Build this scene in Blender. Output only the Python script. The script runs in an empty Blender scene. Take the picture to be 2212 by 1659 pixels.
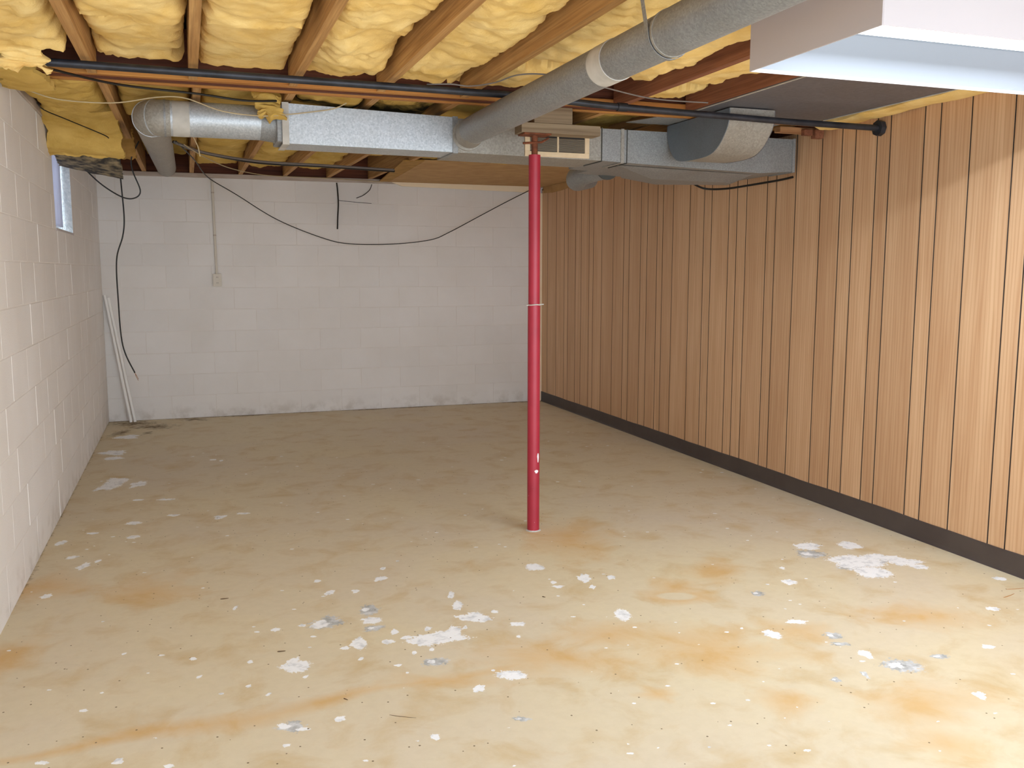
import bpy, bmesh, math, random
import numpy as np
from mathutils import Vector, Matrix, noise as mnoise

random.seed(7)
rng = np.random.default_rng(11)
SC = bpy.context.scene
COL = SC.collection

# ------------------------------------------------------------------ camera
F_PX, YAW, PITCH, ROLL, CAM_H = 1980.57866, .338926170, .123256787, .000828500309, 1.42
cy_, sy_, cp_, sp_ = math.cos(YAW), math.sin(YAW), math.cos(PITCH), math.sin(PITCH)
fwd = Vector((sy_*cp_, cy_*cp_, -sp_)); rgt = Vector((cy_, -sy_, 0)); upv = rgt.cross(fwd)
cr_, sr_ = math.cos(ROLL), math.sin(ROLL)
r2 = rgt*cr_ + upv*sr_; u2 = upv*cr_ - rgt*sr_
cam_d = bpy.data.cameras.new('camera'); cam_d.sensor_fit = 'HORIZONTAL'; cam_d.sensor_width = 36.0
cam_d.lens = 36.0*F_PX/2212.0; cam_d.clip_start = .02; cam_d.clip_end = 100
cam = bpy.data.objects.new('camera', cam_d); COL.objects.link(cam)
cam.matrix_world = Matrix(((r2.x, u2.x, -fwd.x, 0), (r2.y, u2.y, -fwd.y, 0), (r2.z, u2.z, -fwd.z, CAM_H), (0, 0, 0, 1)))
SC.camera = cam

# ------------------------------------------------------------------ world, exposure
WORLD_COL, WORLD_STR = (.82, .91, 1.0), 4.8
TUBE_COL, TUBE_STR, TUBE_W = (.80, .90, 1.0), 12.0, 31.0
DAY_COL, DAY_W = (.80, .91, 1.0), 16.0
w = bpy.data.worlds.new('world'); SC.world = w; w.use_nodes = True
bg = w.node_tree.nodes['Background']; bg.inputs[0].default_value = (*WORLD_COL, 1); bg.inputs[1].default_value = WORLD_STR
w.light_settings.ao_factor = .086; w.light_settings.distance = 1.2      # even ambient fill added to lift the dim far end
SC.cycles.use_fast_gi = True; SC.cycles.fast_gi_method = 'ADD'
vs = SC.view_settings
vs.view_transform = 'Standard'; vs.look = 'None'; vs.gamma = 1.0; vs.use_curve_mapping = False; vs.exposure = 0.18
ld = bpy.data.lights.new('window_daylight', 'AREA'); ld.shape = 'RECTANGLE'; ld.size = .85; ld.size_y = .6
ld.energy = DAY_W; ld.color = DAY_COL
lo = bpy.data.objects.new('window_daylight', ld); COL.objects.link(lo)
lo.location = (-1.35, 6.70, 2.05); lo.rotation_euler = (0, math.radians(-80), 0)

# ------------------------------------------------------------------ room numbers (metres)
XL, XR, YB, YF = -.746, 3.619, 9.311, -.55
CH, COFF = .2068, .012          # block course height, first-course offset
ZW = COFF + 11*CH               # top of the block work
ZJ = 2.27                       # underside of joists

# ------------------------------------------------------------------ mesh helpers
class MB:
    def __init__(s): s.v = []; s.f = []
    def add(s, vs_, fs_):
        n = len(s.v); s.v += [tuple(p) for p in vs_]; s.f += [tuple(i+n for i in f) for f in fs_]; return s
    def box(s, x0, x1, y0, y1, z0, z1, c=0.0):
        if c <= 0:
            return s.add([(x0,y0,z0),(x1,y0,z0),(x1,y1,z0),(x0,y1,z0),(x0,y0,z1),(x1,y0,z1),(x1,y1,z1),(x0,y1,z1)],
                         [(0,3,2,1),(4,5,6,7),(0,1,5,4),(1,2,6,5),(2,3,7,6),(3,0,4,7)])
        bm = bmesh.new(); bmesh.ops.create_cube(bm, size=1)
        for vv in bm.verts:
            vv.co = Vector(((x0+x1)/2+vv.co.x*(x1-x0), (y0+y1)/2+vv.co.y*(y1-y0), (z0+z1)/2+vv.co.z*(z1-z0)))
        bmesh.ops.bevel(bm, geom=list(bm.edges), offset=c, segments=1, affect='EDGES', profile=.5)
        return s.frombm(bm)
    def frombm(s, bm):
        bm.verts.index_update()
        s.add([v.co[:] for v in bm.verts], [[v.index for v in f.verts] for f in bm.faces]); bm.free(); return s
    def hexa(s, p):   # 8 points, bottom ring then top ring
        return s.add(p, [(0,3,2,1),(4,5,6,7),(0,1,5,4),(1,2,6,5),(2,3,7,6),(3,0,4,7)])
    def tube(s, pts, r, n=12, caps=True):
        P = [Vector(p) for p in pts]; m = len(P)
        rr = r if hasattr(r, '__len__') else [r]*m
        T = []
        for i in range(m):
            t = (P[min(i+1, m-1)]-P[max(i-1, 0)]); T.append(t.normalized())
        a = Vector((0, 0, 1)) if abs(T[0].z) < .9 else Vector((1, 0, 0))
        nrm = (a - T[0]*a.dot(T[0])).normalized(); vv = []
        for i in range(m):
            nrm = (nrm - T[i]*nrm.dot(T[i])).normalized(); b = T[i].cross(nrm)
            for k in range(n):
                an = 2*math.pi*k/n
                vv.append(P[i] + (nrm*math.cos(an)+b*math.sin(an))*rr[i])
        ff = []
        for i in range(m-1):
            for k in range(n):
                k2 = (k+1) % n
                ff.append((i*n+k, i*n+k2, (i+1)*n+k2, (i+1)*n+k))
        if caps: ff.append(tuple(reversed(range(n)))); ff.append(tuple(range((m-1)*n, m*n)))
        return s.add(vv, ff)
    def prism(s, prof, axis, lo_, hi_):   # profile in the other two axes (cyclic order), extruded
        def mk(a, b, t): return {0: (t, a, b), 1: (a, t, b), 2: (a, b, t)}[axis]
        n = len(prof); v = [mk(a, b, lo_) for a, b in prof]+[mk(a, b, hi_) for a, b in prof]
        f = [tuple(range(n)), tuple(reversed(range(n, 2*n)))]+[(i, i+n, (i+1) % n+n, (i+1) % n) for i in range(n)]
        return s.add(v, f)

def crom(P, k=8):
    P = [Vector(p) for p in P]; out = []
    for i in range(len(P)-1):
        p0, p1, p2, p3 = P[max(i-1, 0)], P[i], P[i+1], P[min(i+2, len(P)-1)]
        for j in range(k):
            t = j/k
            out.append(.5*((2*p1)+(p2-p0)*t+(2*p0-5*p1+4*p2-p3)*t*t+(3*p1-p0-3*p2+p3)*t*t*t))
    out.append(P[-1]); return out

def mesh_from(name, mb, loc=(0, 0, 0), smooth=False, sharp=40):
    me = bpy.data.meshes.new(name)
    me.from_pydata([(p[0]-loc[0], p[1]-loc[1], p[2]-loc[2]) for p in mb.v], [], mb.f)
    bm = bmesh.new(); bm.from_mesh(me); bmesh.ops.recalc_face_normals(bm, faces=bm.faces)
    if smooth:
        for f in bm.faces: f.smooth = True
        lim = math.radians(sharp)
        for e in bm.edges:
            if len(e.link_faces) == 2 and e.calc_face_angle(0) > lim: e.smooth = False
    bm.to_mesh(me); bm.free(); return me

def tag(o, label=None, cat=None, group=None, kind=None):
    if label: o['label'] = label
    if cat: o['category'] = cat
    if group: o['group'] = group
    if kind: o['kind'] = kind
    return o

def link(name, me, mat, loc=(0, 0, 0), parent=None):
    o = bpy.data.objects.new(name, me); COL.objects.link(o); o.location = loc
    if mat and len(me.materials) == 0: me.materials.append(mat)
    if parent: o.parent = parent
    return o

def solo(name, mb, mat, label, cat, group=None, smooth=False, kind=None):
    a = np.array(mb.v); loc = ((a[:, 0].min()+a[:, 0].max())/2, (a[:, 1].min()+a[:, 1].max())/2, a[:, 2].min())
    o = link(name, mesh_from(name, mb, loc, smooth), mat, loc)
    return tag(o, label, cat, group, kind)

def thing(name, label, cat, loc, group=None):
    o = bpy.data.objects.new(name, None); COL.objects.link(o); o.location = loc; o.empty_display_size = .1
    return tag(o, label, cat, group)

def wloc(o):
    l = Vector(o.location)
    while o.parent: o = o.parent; l += Vector(o.location)
    return l

def part(parent, name, mb, mat, smooth=False, label=None, own=False):
    base = wloc(parent)
    if own:
        a = np.array(mb.v); c = Vector((a.min(0)+a.max(0))/2)
    else: c = base
    o = link(name, mesh_from(name, mb, tuple(c), smooth), mat, tuple(c-base), parent)
    if label: o['label'] = label
    return o

def struct(name, mb, mat, parent=None):
    o = link(name, mesh_from(name, mb), mat, (0, 0, 0), parent)
    if not parent: o['kind'] = 'structure'
    return o

# ------------------------------------------------------------------ materials
def nt(name):
    m = bpy.data.materials.new(name); m.use_nodes = True
    t = m.node_tree; return m, t, t.nodes['Principled BSDF'], t.nodes, t.links

def srgb(c):
    return tuple((x/12.92 if x <= .04045 else ((x+.055)/1.055)**2.4) for x in (v/255 for v in c))+(1,)

def noise_node(N, L, vec, scale, detail=5, rough=.55, dist=0):
    n = N.new('ShaderNodeTexNoise'); n.inputs['Scale'].default_value = scale; n.inputs['Detail'].default_value = detail
    n.inputs['Roughness'].default_value = rough; n.inputs['Distortion'].default_value = dist
    if vec: L.new(vec, n.inputs['Vector'])
    return n

def ramp(N, L, fac, p0, p1, c0=(0, 0, 0, 1), c1=(1, 1, 1, 1)):
    r = N.new('ShaderNodeValToRGB'); r.color_ramp.elements[0].position = p0; r.color_ramp.elements[1].position = p1
    r.color_ramp.elements[0].color = c0; r.color_ramp.elements[1].color = c1
    L.new(fac, r.inputs[0]); return r

def mix(N, L, fac, a, b, mode='MIX'):
    x = N.new('ShaderNodeMix'); x.data_type = 'RGBA'; x.blend_type = mode
    if isinstance(fac, (int, float)): x.inputs[0].default_value = fac
    else: L.new(fac, x.inputs[0])
    for i, q in ((6, a), (7, b)):
        if isinstance(q, tuple): x.inputs[i].default_value = q
        else: L.new(q, x.inputs[i])
    return x.outputs[2]

def mapping(N, L, scale=(1, 1, 1), rnd=False):
    tc = N.new('ShaderNodeTexCoord'); mp = N.new('ShaderNodeMapping'); mp.inputs['Scale'].default_value = scale
    L.new(tc.outputs['Object'], mp.inputs['Vector'])
    if rnd:
        oi = N.new('ShaderNodeObjectInfo'); mu = N.new('ShaderNodeMath'); mu.operation = 'MULTIPLY'; mu.inputs[1].default_value = 37.0
        L.new(oi.outputs['Random'], mu.inputs[0]); L.new(mu.outputs[0], mp.inputs['Location'])
    return mp.outputs[0]

def bump(N, L, B, h, strength=.3, dist=.01):
    b = N.new('ShaderNodeBump'); b.inputs['Strength'].default_value = strength; b.inputs['Distance'].default_value = dist
    L.new(h, b.inputs['Height']); L.new(b.outputs[0], B.inputs['Normal']); return b

def simple(name, c1, c2=None, scale=6, rough=.7, metal=0, bmp=0, bscale=80, stretch=(1, 1, 1), rnd=False, lo_=.35, hi_=.65, bd=.004, detail=5):
    m, t, B, N, L = nt(name)
    v = mapping(N, L, stretch, rnd)
    if c2:
        n = noise_node(N, L, v, scale, detail); r = ramp(N, L, n.outputs['Fac'], lo_, hi_, srgb(c1), srgb(c2)); L.new(r.outputs[0], B.inputs['Base Color'])
    else: B.inputs['Base Color'].default_value = srgb(c1)
    B.inputs['Roughness'].default_value = rough; B.inputs['Metallic'].default_value = metal
    if bmp:
        n2 = noise_node(N, L, v, bscale, 4); bump(N, L, B, n2.outputs['Fac'], bmp, bd)
    return m

def wood(name, cl, cd, axis, scale=1.0, rough=.75, rnd=True, wide=22):
    m, t, B, N, L = nt(name)
    st = [wide*scale]*3; st[axis] = 1.1*scale
    v = mapping(N, L, tuple(st), rnd)
    n1 = noise_node(N, L, v, 1.0, 6, .6, .6)
    v2 = mapping(N, L, tuple(x*5 if i != axis else x*1.5 for i, x in enumerate(st)), rnd)
    n2 = noise_node(N, L, v2, 1.0, 3, .6)
    c = ramp(N, L, n1.outputs['Fac'], .3, .72, srgb(cd), srgb(cl)).outputs[0]
    g = ramp(N, L, n2.outputs['Fac'], .34, .58, (.62, .56, .50, 1), (1, 1, 1, 1)).outputs[0]
    L.new(mix(N, L, .8, c, g, 'MULTIPLY'), B.inputs['Base Color'])
    B.inputs['Roughness'].default_value = rough
    bump(N, L, B, n2.outputs['Fac'], .25, .002)
    return m

def galv(name, c1, c2, rough=.45, metal=.5, scale=130):
    m, t, B, N, L = nt(name)
    v = mapping(N, L)
    vo = N.new('ShaderNodeTexVoronoi'); vo.inputs['Scale'].default_value = scale; L.new(v, vo.inputs['Vector'])
    n = noise_node(N, L, v, 5, 5)
    nf = noise_node(N, L, v, scale*1.6, 3, .7)
    sp = mix(N, L, .5, vo.outputs['Color'], nf.outputs['Fac'])
    c = ramp(N, L, sp, .25, .8, srgb(c1), srgb(c2)).outputs[0]
    d = ramp(N, L, n.outputs['Fac'], .35, .7, (.80, .78, .75, 1), (1, 1, 1, 1)).outputs[0]
    L.new(mix(N, L, .7, c, d, 'MULTIPLY'), B.inputs['Base Color'])
    B.inputs['Metallic'].default_value = metal
    rr = N.new('ShaderNodeMapRange'); rr.inputs['To Min'].default_value = rough-.08; rr.inputs['To Max'].default_value = rough+.14
    L.new(n.outputs['Fac'], rr.inputs['Value']); L.new(rr.outputs[0], B.inputs['Roughness'])
    bump(N, L, B, n.outputs['Fac'], .12, .006)
    return m

def block_mat():
    m, t, B, N, L = nt('painted_block')
    geo = N.new('ShaderNodeNewGeometry'); pos = geo.outputs['Position']
    oi = N.new('ShaderNodeObjectInfo')
    n1 = noise_node(N, L, pos, 1.3, 6); n2 = noise_node(N, L, pos, 9, 6); n3 = noise_node(N, L, pos, 140, 3)
    c = ramp(N, L, n1.outputs['Fac'], .3, .7, srgb((226, 220, 214)), srgb((236, 232, 229))).outputs[0]
    # damp grime with a ragged edge near the floor
    sep = N.new('ShaderNodeSeparateXYZ'); L.new(pos, sep.inputs[0])
    mr = N.new('ShaderNodeMapRange'); mr.inputs['From Min'].default_value = .0; mr.inputs['From Max'].default_value = .16
    mr.inputs['To Min'].default_value = .38; mr.inputs['To Max'].default_value = 0; L.new(sep.outputs['Z'], mr.inputs['Value'])
    mu = N.new('ShaderNodeMath'); mu.operation = 'MULTIPLY'; L.new(mr.outputs[0], mu.inputs[0])
    L.new(ramp(N, L, n2.outputs['Fac'], .48, .66).outputs[0], mu.inputs[1])
    c = mix(N, L, mu.outputs[0], c, srgb((146, 128, 104)))
    rv = N.new('ShaderNodeMapRange'); rv.inputs['To Min'].default_value = .965; rv.inputs['To Max'].default_value = 1.0
    L.new(oi.outputs['Random'], rv.inputs['Value'])
    cb = N.new('ShaderNodeCombineColor'); [L.new(rv.outputs[0], cb.inputs[i]) for i in range(3)]
    L.new(mix(N, L, 1.0, c, cb.outputs[0], 'MULTIPLY'), B.inputs['Base Color'])
    B.inputs['Roughness'].default_value = .72
    ad = N.new('ShaderNodeMath'); ad.operation = 'ADD'; L.new(n2.outputs['Fac'], ad.inputs[0]); L.new(n3.outputs['Fac'], ad.inputs[1])
    bump(N, L, B, ad.outputs[0], .25, .004)
    return m

def insul_mat(name, c_lo, c_hi, soot=0.0):
    m, t, B, N, L = nt(name)
    geo = N.new('ShaderNodeNewGeometry'); pos = geo.outputs['Position']
    n1 = noise_node(N, L, pos, 5, 7, .6, .4); n2 = noise_node(N, L, pos, 120, 4); n3 = noise_node(N, L, pos, 2.6, 6, .65, .8)
    c = ramp(N, L, n1.outputs['Fac'], .3, .7, srgb(c_lo), srgb(c_hi)).outputs[0]
    if soot > 0:
        c = mix(N, L, ramp(N, L, n3.outputs['Fac'], .44, .56).outputs[0], c, srgb((66, 56, 34)))
    L.new(c, B.inputs['Base Color']); B.inputs['Roughness'].default_value = 1.0
    B.inputs['Specular IOR Level'].default_value = .1
    ad = N.new('ShaderNodeMath'); ad.operation = 'ADD'; L.new(n1.outputs['Fac'], ad.inputs[0])
    m2 = N.new('ShaderNodeMath'); m2.operation = 'MULTIPLY'; m2.inputs[1].default_value = .18; L.new(n2.outputs['Fac'], m2.inputs[0]); L.new(m2.outputs[0], ad.inputs[1])
    bump(N, L, B, ad.outputs[0], .45, .03)
    return m

def panel_mat():
    m, t, B, N, L = nt('wood_panelling')
    v1 = mapping(N, L, (9, 9, .55), True); v2 = mapping(N, L, (60, 60, 1.6), True); v3 = mapping(N, L, (2.2, 2.2, .5), True)
    n1 = noise_node(N, L, v1, 1.0, 5, .55, 1.2); n2 = noise_node(N, L, v2, 1.0, 3, .6, .2); n3 = noise_node(N, L, v3, 1.0, 3)
    # cathedral grain: bands of a distorted wave
    wv = N.new('ShaderNodeTexWave'); wv.wave_type = 'BANDS'; wv.bands_direction = 'Y'; wv.inputs['Scale'].default_value = 1.6
    wv.inputs['Distortion'].default_value = 9.0; wv.inputs['Detail'].default_value = 3; wv.inputs['Detail Scale'].default_value = .9
    L.new(v1, wv.inputs['Vector'])
    c = ramp(N, L, n1.outputs['Fac'], .3, .7, srgb((204, 162, 124)), srgb((222, 184, 146))).outputs[0]
    c = mix(N, L, .55, c, ramp(N, L, wv.outputs['Fac'], .0, .5, (.80, .71, .62, 1), (1, 1, 1, 1)).outputs[0], 'MULTIPLY')
    c = mix(N, L, .6, c, ramp(N, L, n2.outputs['Fac'], .3, .5, (.86, .79, .72, 1), (1, 1, 1, 1)).outputs[0], 'MULTIPLY')
    oi = N.new('ShaderNodeObjectInfo')
    r = ramp(N, L, oi.outputs['Random'], 0, 1, (.84, .81, .78, 1), (1, 1, .99, 1)).outputs[0]
    L.new(mix(N, L, .8, c, r, 'MULTIPLY'), B.inputs['Base Color'])
    B.inputs['Roughness'].default_value = .5; B.inputs['Specular IOR Level'].default_value = .35
    bump(N, L, B, n2.outputs['Fac'], .1, .001)
    return m

def floor_mat():
    m, t, B, N, L = nt('painted_concrete')
    geo = N.new('ShaderNodeNewGeometry'); pos = geo.outputs['Position']
    def attr(nm):
        a = N.new('ShaderNodeAttribute'); a.attribute_name = nm; return a.outputs['Fac']
    nA = noise_node(N, L, pos, .8, 6, .6, .5); nB = noise_node(N, L, pos, 4.5, 6, .6, .4); nC = noise_node(N, L, pos, 70, 5, .7); nD = noise_node(N, L, pos, 22, 6, .65)
    c = ramp(N, L, nA.outputs['Fac'], .3, .7, srgb((209, 195, 172)), srgb((215, 200, 166))).outputs[0]
    c = mix(N, L, ramp(N, L, nB.outputs['Fac'], .50, .78).outputs[0], c, srgb((196, 170, 126)))
    c = mix(N, L, .35, c, ramp(N, L, nD.outputs['Fac'], .3, .6, (.86, .84, .80, 1), (1, 1, 1, 1)).outputs[0], 'MULTIPLY')
    def masked(nm, w, lo_, hi_, nz):
        mm = N.new('ShaderNodeMath'); mm.operation = 'MULTIPLY_ADD'; mm.inputs[1].default_value = w
        sb = N.new('ShaderNodeMath'); sb.operation = 'SUBTRACT'; sb.inputs[1].default_value = .5
        L.new(nz, sb.inputs[0]); L.new(sb.outputs[0], mm.inputs[0]); L.new(attr(nm), mm.inputs[2])
        return ramp(N, L, mm.outputs[0], lo_, hi_).outputs[0]
    rust = masked('rust', .7, .25, 1.0, nB.outputs['Fac'])
    c = mix(N, L, rust, c, srgb((206, 160, 92)))
    grime = masked('grime', .9, .32, .62, nD.outputs['Fac'])
    c = mix(N, L, grime, c, srgb((104, 80, 44)))
    bare = masked('bare', 1.3, .50, .56, nC.outputs['Fac'])
    gc = ramp(N, L, nD.outputs['Fac'], .35, .62, srgb((150, 150, 146)), srgb((210, 210, 210))).outputs[0]
    c = mix(N, L, bare, c, gc)
    fl = masked('flake', .8, .50, .54, nC.outputs['Fac'])
    fc = ramp(N, L, nD.outputs['Fac'], .34, .5, srgb((205, 206, 208)), srgb((240, 240, 240))).outputs[0]
    c = mix(N, L, fl, c, fc)
    # fine dark grit
    vo = N.new('ShaderNodeTexVoronoi'); vo.inputs['Scale'].default_value = 26; vo.inputs['Randomness'].default_value = 1; L.new(pos, vo.inputs['Vector'])
    lt = N.new('ShaderNodeMath'); lt.operation = 'LESS_THAN'; lt.inputs[1].default_value = .09; L.new(vo.outputs['Distance'], lt.inputs[0])
    sep = N.new('ShaderNodeSeparateColor'); L.new(vo.outputs['Color'], sep.inputs[0])
    gt = N.new('ShaderNodeMath'); gt.operation = 'GREATER_THAN'; gt.inputs[1].default_value = .70; L.new(sep.outputs[0], gt.inputs[0])
    mu = N.new('ShaderNodeMath'); mu.operation = 'MULTIPLY'; L.new(lt.outputs[0], mu.inputs[0]); L.new(gt.outputs[0], mu.inputs[1])
    c = mix(N, L, mu.outputs[0], c, srgb((112, 96, 70)))
    L.new(c, B.inputs['Base Color'])
    B.inputs['Roughness'].default_value = .62; B.inputs['Specular IOR Level'].default_value = .3
    hh = N.new('ShaderNodeMath'); hh.operation = 'MULTIPLY_ADD'; hh.inputs[1].default_value = -.6; L.new(fl, hh.inputs[0]); L.new(nD.outputs['Fac'], hh.inputs[2])
    bump(N, L, B, hh.outputs[0], .25, .004)
    return m

MT = {}
MT['block'] = block_mat()
MT['mortar'] = simple('painted_mortar', (222, 215, 208), (232, 226, 221), 6, .8)
MT['sill'] = simple('painted_sill_wood', (176, 160, 146), (196, 182, 170), 5, .8, stretch=(1, 1, 4))
MT['insul'] = insul_mat('yellow_fibreglass', (226, 186, 106), (246, 218, 152))
MT['insul_old'] = insul_mat('aged_fibreglass', (192, 156, 78), (218, 184, 108))
MT['insul_soot'] = insul_mat('sooty_fibreglass', (170, 136, 66), (204, 168, 96), 1.0)
MT['paper'] = simple('tarred_paper', (52, 48, 44), (150, 134, 104), 14, .9, lo_=.42, hi_=.62)
MT['kraft'] = simple('kraft_paper', (150, 112, 52), (176, 134, 70), 9, .9)
MT['joist'] = wood('joist_pine', (206, 162, 102), (164, 116, 60), 1)
MT['joist_red'] = wood('joist_red_fir', (158, 104, 74), (120, 70, 48), 1)
MT['beam'] = wood('beam_pine', (206, 148, 76), (160, 98, 40), 0)
MT['beam_dark'] = wood('beam_dark_fir', (118, 62, 34), (80, 38, 20), 0)
MT['subfloor'] = wood('subfloor_boards', (120, 88, 52), (84, 58, 32), 0, .5)
MT['panel'] = panel_mat()
MT['groove'] = simple('panel_groove', (46, 32, 22), None)
MT['base'] = simple('vinyl_base', (66, 56, 54), (76, 66, 62), 4, .5)
MT['galv'] = galv('galvanised_bright', (176, 184, 192), (212, 218, 224))
MT['galv_dark'] = galv('galvanised_dull', (138, 140, 142), (168, 170, 170), .52, .45, 170)
MT['galv_warm'] = galv('galvanised_dusty', (150, 146, 138), (176, 172, 164), .6, .35, 110)
MT['pan'] = galv('pan_sheet_steel', (114, 114, 122), (130, 130, 138), .5, .5, 60)
MT['cheek'] = galv('cheek_steel', (112, 122, 132), (124, 134, 144), .5, .3, 200)
MT['tape'] = simple('duct_tape', (176, 172, 164), (196, 192, 184), 12, .7)
MT['seam'] = simple('seam_dark', (70, 70, 66), None, rough=.6)
MT['pipe'] = simple('black_iron', (40, 42, 48), (58, 60, 68), 10, .45, .4)
MT['wire_black'] = simple('black_cable', (22, 20, 18), None, rough=.5)
MT['wire_tan'] = simple('tan_cable', (186, 168, 132), None, rough=.6)
MT['wire_grey'] = simple('grey_cable', (120, 114, 112), None, rough=.6)
MT['copper'] = simple('bare_copper', (150, 96, 60), None, rough=.4, metal=.8)
MT['rust'] = simple('rusty_iron', (92, 52, 34), (130, 74, 46), 30, .85, .2, .3)
MT['white_paint'] = simple('white_enamel', (192, 184, 184), None, rough=.5)
MT['refl'] = simple('dimmed_reflector', (122, 126, 132), None, rough=.5)  # grey darkened to hold back the tube's glare inside the fixture
MT['cream'] = simple('cream_trim', (242, 224, 192), (246, 230, 202), 3, .6)
MT['tan'] = simple('tan_fibreboard', (170, 132, 84), (186, 148, 98), 7, .9, bmp=.2)
MT['pvc'] = simple('white_plastic', (244, 242, 238), None, rough=.45)
MT['outlet'] = simple('outlet_plate', (214, 206, 192), None, rough=.5)
MT['slot'] = simple('dark_slot', (30, 26, 24), None)
MT['jamb'] = simple('rough_white_jamb', (214, 224, 228), (240, 246, 248), 40, .8, bmp=.8, bscale=55, bd=.02)
MT['louvre'] = simple('louvre_metal', (150, 136, 116), None, rough=.5)
MT['bead'] = simple('register_cream', (206, 182, 146), (220, 198, 164), 10, .6)
MT['grey_wood'] = wood('grey_weathered_wood', (150, 132, 106), (118, 100, 78), 0)
MT['lab_wood'] = wood('scrap_wood', (196, 150, 104), (160, 112, 72), 0)
MT['red'] = None
def red_mat():
    m, t, B, N, L = nt('red_enamel')
    v = mapping(N, L); n = noise_node(N, L, v, 38, 4); n2 = noise_node(N, L, v, 6, 4)
    c = ramp(N, L, n2.outputs['Fac'], .3, .7, srgb((150, 30, 50)), srgb((166, 38, 58))).outputs[0]
    # chips of paint lost near the foot
    sep = N.new('ShaderNodeSeparateXYZ'); L.new(v, sep.inputs[0])
    mr = N.new('ShaderNodeMapRange'); mr.inputs['From Min'].default_value = 0; mr.inputs['From Max'].default_value = .6; mr.inputs['To Min'].default_value = 1; mr.inputs['To Max'].default_value = 0
    L.new(sep.outputs['Z'], mr.inputs['Value'])
    mu = N.new('ShaderNodeMath'); mu.operation = 'MULTIPLY'; L.new(mr.outputs[0], mu.inputs[0]); L.new(ramp(N, L, n.outputs['Fac'], .70, .72).outputs[0], mu.inputs[1])
    L.new(mix(N, L, mu.outputs[0], c, srgb((220, 190, 186))), B.inputs['Base Color'])
    B.inputs['Roughness'].default_value = .42
    return m
MT['red'] = red_mat()
MT['chip'] = simple('bare_white_chip', (226, 222, 226), None, rough=.6)
def emis(name, col, st):
    m, t, B, N, L = nt(name); B.inputs['Base Color'].default_value = (.9, .9, .9, 1)
    B.inputs['Emission Color'].default_value = (*col, 1); B.inputs['Emission Strength'].default_value = st; return m
MT['tube'] = emis('lit_fluorescent_tube', TUBE_COL, TUBE_STR)
def glass_mat():
    m, t, B, N, L = nt('window_glass'); tr = N.new('ShaderNodeBsdfTransparent'); gl = N.new('ShaderNodeBsdfGlossy'); gl.inputs['Roughness'].default_value = .05
    mx = N.new('ShaderNodeMixShader'); mx.inputs[0].default_value = .1; L.new(tr.outputs[0], mx.inputs[1]); L.new(gl.outputs[0], mx.inputs[2])
    L.new(mx.outputs[0], N['Material Output'].inputs['Surface']); return m
MT['glass'] = glass_mat()
def curtain_mat():
    m, t, B, N, L = nt('hazy_plastic_sheet'); d = N.new('ShaderNodeBsdfDiffuse'); d.inputs[0].default_value = srgb((206, 206, 216))
    tl = N.new('ShaderNodeBsdfTranslucent'); tl.inputs[0].default_value = srgb((206, 208, 222))
    mx = N.new('ShaderNodeMixShader'); mx.inputs[0].default_value = .45; L.new(d.outputs[0], mx.inputs[1]); L.new(tl.outputs[0], mx.inputs[2])
    L.new(mx.outputs[0], N['Material Output'].inputs['Surface']); return m
MT['curtain'] = curtain_mat()

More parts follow.
